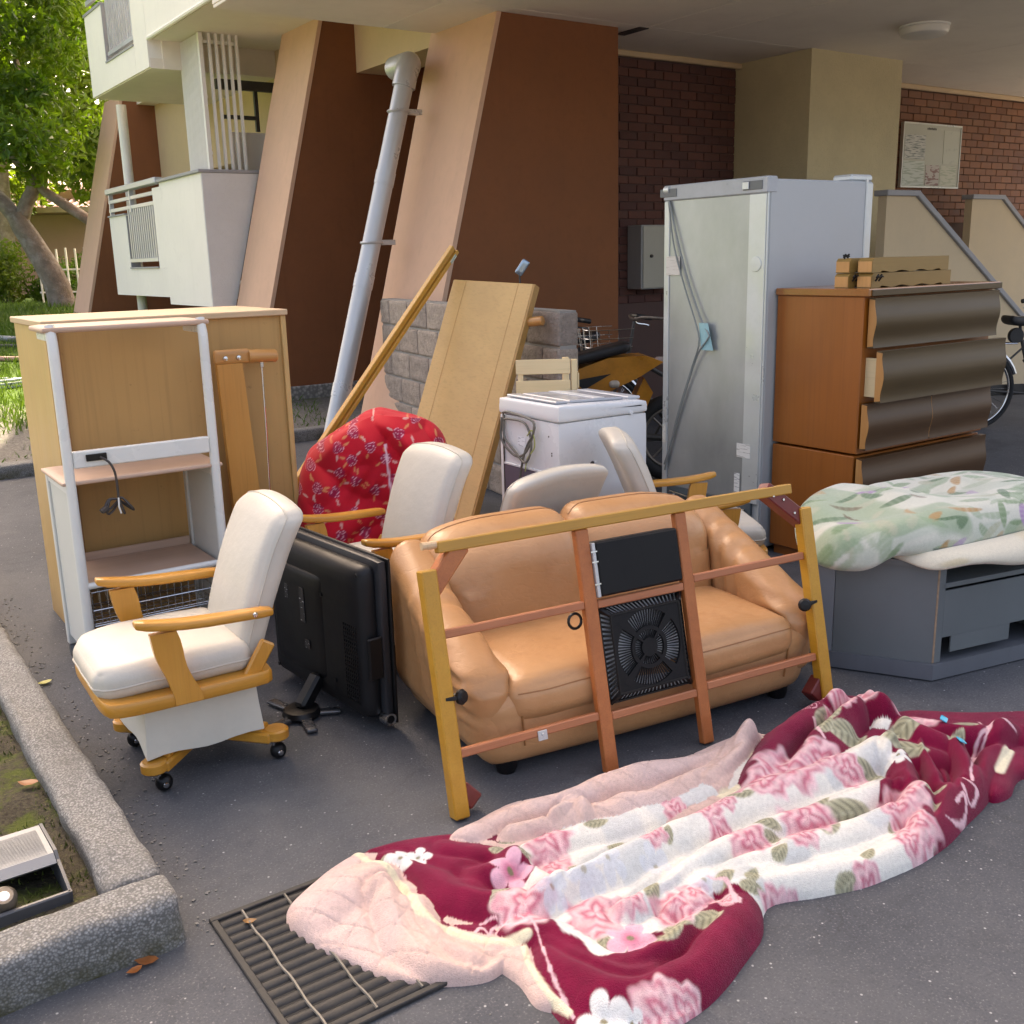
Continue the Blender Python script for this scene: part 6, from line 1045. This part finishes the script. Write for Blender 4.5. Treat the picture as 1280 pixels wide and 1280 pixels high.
# ------------------------------------------------------------------ red rose-print cover (bundled seat cushion)
nu, nv = 400, 200; q4 = np.linspace(0, 8, nu+1)[:-1]; qa = np.interp(q4, [0, 1, 3, 5, 7, 8], [1, 1, -1, -1, 1, 1]); qb = np.interp(q4, [0, 1, 3, 5, 7, 8], [0, 1, 1, -1, -1, 0]); ua = np.arctan2(np.sign(qb)*np.abs(qb)**2, np.sign(qa)*np.abs(qa)**2)
qv = np.linspace(0, 1, nv); va = np.arctan2(*(lambda z_, r0: (np.sign(z_)*np.abs(z_)**2, np.maximum(r0, 1e-4)**(1/.26)))(np.interp(qv, [0, .7, 1], [-.98, 1, 1]), np.interp(qv, [0, .7, 1], [1, 1, 0])))
U, Vv = np.meshgrid(ua, va, indexing='ij')
sg = lambda a, p: np.sign(a)*np.abs(a)**p
cx_, cy_, cz_ = .335*sg(np.cos(Vv), .26)*sg(np.cos(U), .5), .24*sg(np.cos(Vv), .26)*sg(np.sin(U), .5), .385*sg(np.sin(Vv), .5)
hgt = (cz_+.4)/.8; cx_ = cx_*(1.0+.06*(1-hgt)); cz_ = cz_+np.clip(cz_, 0, 1)*(-.36*np.clip(-cx_/.36+.1, 0, 1)**1.3-.22*np.clip(cx_/.36-.45, 0, 1)**1.5+.05*np.cos(cx_*9)); cy_ = cy_+.10*(hgt-.5)
rdg = lambda q: 1-np.abs(2*q-1); fold = .075*(rdg(vn(cx_*6+.6*cz_*6, cz_*3.2))-.5)+.03*(rdg(vn2(cx_*11-cz_*6, cz_*7+4))-.5)+.02*np.sin(cx_*18+3*hgt)*np.clip(1.1-hgt, .1, 1); cz_ = cz_+.035*(rdg(vn(cx_*7+9, cy_*7))-.5)*np.clip(hgt-.55, 0, 1)*2; cy_ = cy_+fold*(np.sin(U) < .3); cx_ = cx_+.05*(vn2(cz_*5, cy_*5)-.5)+.02*(vn(cz_*12, cy_*9)-.5)
pu, pz = cx_+.12*np.where(np.sin(U) > 0, 1, -0)*0, cz_
red = np.zeros(pu.shape+(3,)); red[:] = (.52, .008, .022); red *= (1+.12*(vn(pu*8, pz*8)-.5))[..., None]
r_ = np.random.RandomState(8); pts = []
for i in range(500):
    p = r_.uniform((-.4, -.42), (.4, .45))
    if all(np.hypot(*(p-q)) > .074 for q in pts): pts.append(p)
for k, p in enumerate(pts):
    dx, dz = pu-p[0], pz-p[1]; rr = np.hypot(dx, dz); an = np.arctan2(dz, dx)+k
    for j in range(3):
        a = k*1.7+j*2.1; ux, uz = math.cos(a), math.sin(a); c0 = .042; lx, lz = (dx-ux*c0)*ux+(dz-uz*c0)*uz, -(dx-ux*c0)*uz+(dz-uz*c0)*ux; q = (lx/.016)**2+(lz/.0055)**2; red = mixc(red, (.62, .24, .10) if (k+j) % 3 else (.66, .36, .32), smooth01((1-q)/.5)*.85)
    R_ = .024*(1+.10*np.sin(3*an+k)); q = rr/R_; red = mixc(red, (.26, .012, .06), smooth01((1-q)/.1)*.75)
    sp = np.abs(((q*2.6+an/6.283+.25*np.sin(2*an+k)) % 1)-.5); red = mixc(red, (.70, .36, .42), smooth01((.13-sp)/.07)*smooth01((1.08-q)/.06)*.9)
zl = np.abs(pu-(.05+.06*(.4-np.abs(hgt-.45)))); red = mixc(red, (.70, .45, .50), smooth01((.006-zl)/.003)*(np.sin(U) < .2)*(hgt < .86))
rc = MB(); n_ = nu; rc.v = [tuple(p) for p in np.stack([cx_, cy_, cz_+.405], 2).reshape(-1, 3)]
rc.f = [(i*nv+j, ((i+1) % nu)*nv+j, ((i+1) % nu)*nv+j+1, i*nv+j+1) for i in range(nu) for j in range(nv-1)]+[tuple(i*nv for i in range(nu))[::-1]]
ro = thing('cushion_bundle', 'bundle wrapped in red cloth printed with roses, beside the plywood cabinet', 'cloth bundle', V3(-.605, 4.55, 0)); ro.rotation_euler = (0, 0, -HEAD+R(6))
build('cover', rc, vmat('red_cotton', .8, .1, .15, 500, .001, .08, .25), ro, smooth=180, col=red.reshape(-1, 3))

# ------------------------------------------------------------------ green floral blanket folded on the television cabinet
def pillow(poly, z0, h, nth=260, nr=72, edge=.5, bump=.02, seed=0., drop=None):
    P = np.array(closed_smooth(poly)); c = P.mean(0); an = np.arctan2(P[:, 1]-c[1], P[:, 0]-c[0]); rr = np.hypot(*(P-c).T); o = np.argsort(an); th = np.linspace(-math.pi, math.pi, nth+1)[:-1]; Rr = np.interp(th, an[o], rr[o], period=2*math.pi)
    s_ = np.linspace(0, 1, nr); f = np.where(s_ < .12, .90+.10*np.sin(s_/.12*math.pi/2), np.where(s_ < .5, 1-.26*(1-np.cos((s_-.12)/.38*math.pi/2)), .74*(1-(s_-.5)/.5))); g = np.where(s_ < .12, .24*(1-np.cos(s_/.12*math.pi/2)), np.where(s_ < .5, .24+.66*np.sin((s_-.12)/.38*math.pi/2), .90+.10*np.sin((s_-.5)/.5*math.pi/2)))
    TH, F_ = np.meshgrid(th, f, indexing='ij'); G_ = np.tile(g, (nth, 1)); RR = Rr[:, None]*F_; x = c[0]+RR*np.cos(TH); y = c[1]+RR*np.sin(TH); z = z0+h*G_+bump*(vn(x*4+seed, y*4.5, G_*1.2)-.5)*2*np.clip(G_*1.4, 0, 1)+bump*.35*(vn2(x*11+seed, y*11)-.5)*G_
    if drop is not None: z = z-drop(x, y)*(1-G_)
    return x, y, z, G_, TH, F_
def pmesh(x, y, z, off):
    a, b = x.shape; m = MB(); m.v = [tuple(p) for p in np.stack([x-off[0], y-off[1], z-off[2]], 2).reshape(-1, 3)]; m.f = [(i*b+j, ((i+1) % a)*b+j, ((i+1) % a)*b+j+1, i*b+j+1) for i in range(a) for j in range(b-1)]+[tuple(i*b for i in range(a))[::-1]]; return m
gb = thing('folded_blanket', 'folded green and white floral blanket with cream underside on the grey cabinet', 'blanket', (3.3, 2.15, .432)); GO = (3.3, 2.15, .432)
lowp = [(3.02, 1.95), (3.15, 1.862), (3.40, 1.80), (3.70, 1.76), (3.95, 1.80), (3.98, 2.1), (3.9, 2.36), (3.5, 2.45), (3.15, 2.40), (3.03, 2.15)]
x, y, z, g, th, f = pillow(lowp, .425, .075, seed=2., bump=.012, drop=lambda x, y: .030*smooth01((2.05-y)/.15)*(.55+.5*np.sin(x*13+1.2)))
cc = np.ones(x.shape+(3,))*np.array((.68, .62, .49)); cc = mixc(cc, (.58, .46, .26), smooth01((vn(x*9, y*9, g*3)-.55)/.2)*.6); build('underside', pmesh(x, y, z, GO), vmat('cream_plush', .95, .4, .5, 380, .004, .12, .15), gb, smooth=180, col=cc.reshape(-1, 3))
upp = [(2.80, 2.20), (2.88, 2.08), (3.02, 1.98), (3.12, 1.93), (3.35, 1.90), (3.70, 1.86), (3.98, 1.92), (4.05, 2.25), (3.92, 2.5), (3.5, 2.58), (3.15, 2.56), (2.92, 2.42)]
x, y, z, g, th, f = pillow(upp, .452, .135, 420, 130, seed=7., bump=.040, drop=lambda x, y: .055*smooth01((2.98-x)/.1))
cc = np.ones(x.shape+(3,))*np.array((.58, .58, .49)); s1 = vn(x*13+3*vn(x*6, y*6), y*13+g*3, g*2); s2 = vn2(x*17+7, y*17+g*4); st = np.abs(np.sin((x*40+y*22+g*5)+7*vn(x*8, y*8)))
rl_ = np.random.RandomState(6); qy = y+(g-1)*.16; GREENS = [(.19, .28, .15), (.11, .19, .10), (.27, .36, .23), (.36, .42, .30), (.42, .43, .31)]
cc = mixc(cc, (.43, .48, .39), smooth01((s1-.45)/.2)*.6); cc = mixc(cc, (.26, .35, .22), smooth01((vn(x*9+2, qy*9)-.40-.25*smooth01((x-3.1)/.25))/.12)*.75)
for i in range(230):
    a0, b0 = rl_.uniform(2.75, 4.08), rl_.uniform(1.68, 2.62); an = rl_.uniform(0, 3.14); L0, W0 = rl_.uniform(.035, .085), rl_.uniform(.009, .026); dx, dy = x-a0, qy-b0; u = (dx*math.cos(an)+dy*math.sin(an))/L0; v = (-dx*math.sin(an)+dy*math.cos(an)+.012*u*u)/W0
    k = i % 23; col = (.42, .25, .10) if k in (3, 11) else ((.36, .22, .40) if k == 17 else ((.13, .075, .035) if k == 21 else GREENS[i % 5])); cc = mixc(cc, col, smooth01((1-u*u-v*v)/.45)*(.95 if i % 3 else .7)*(.7+.3*np.abs(np.sin(u*9))))
band = (g > .10)*(g < .27)*(x > 3.06)*(y < 2.1); key = (np.sin(th*420) > -.2)*(np.sin(g*95) > -.6); cc = mixc(cc, (.13, .16, .13), np.where(band, .35+.55*key, 0)*1.)
build('top_fold', pmesh(x, y, z, GO), vmat('green_plush', .95, .4, .5, 380, .004, .12, .15), gb, smooth=180, col=cc.reshape(-1, 3))
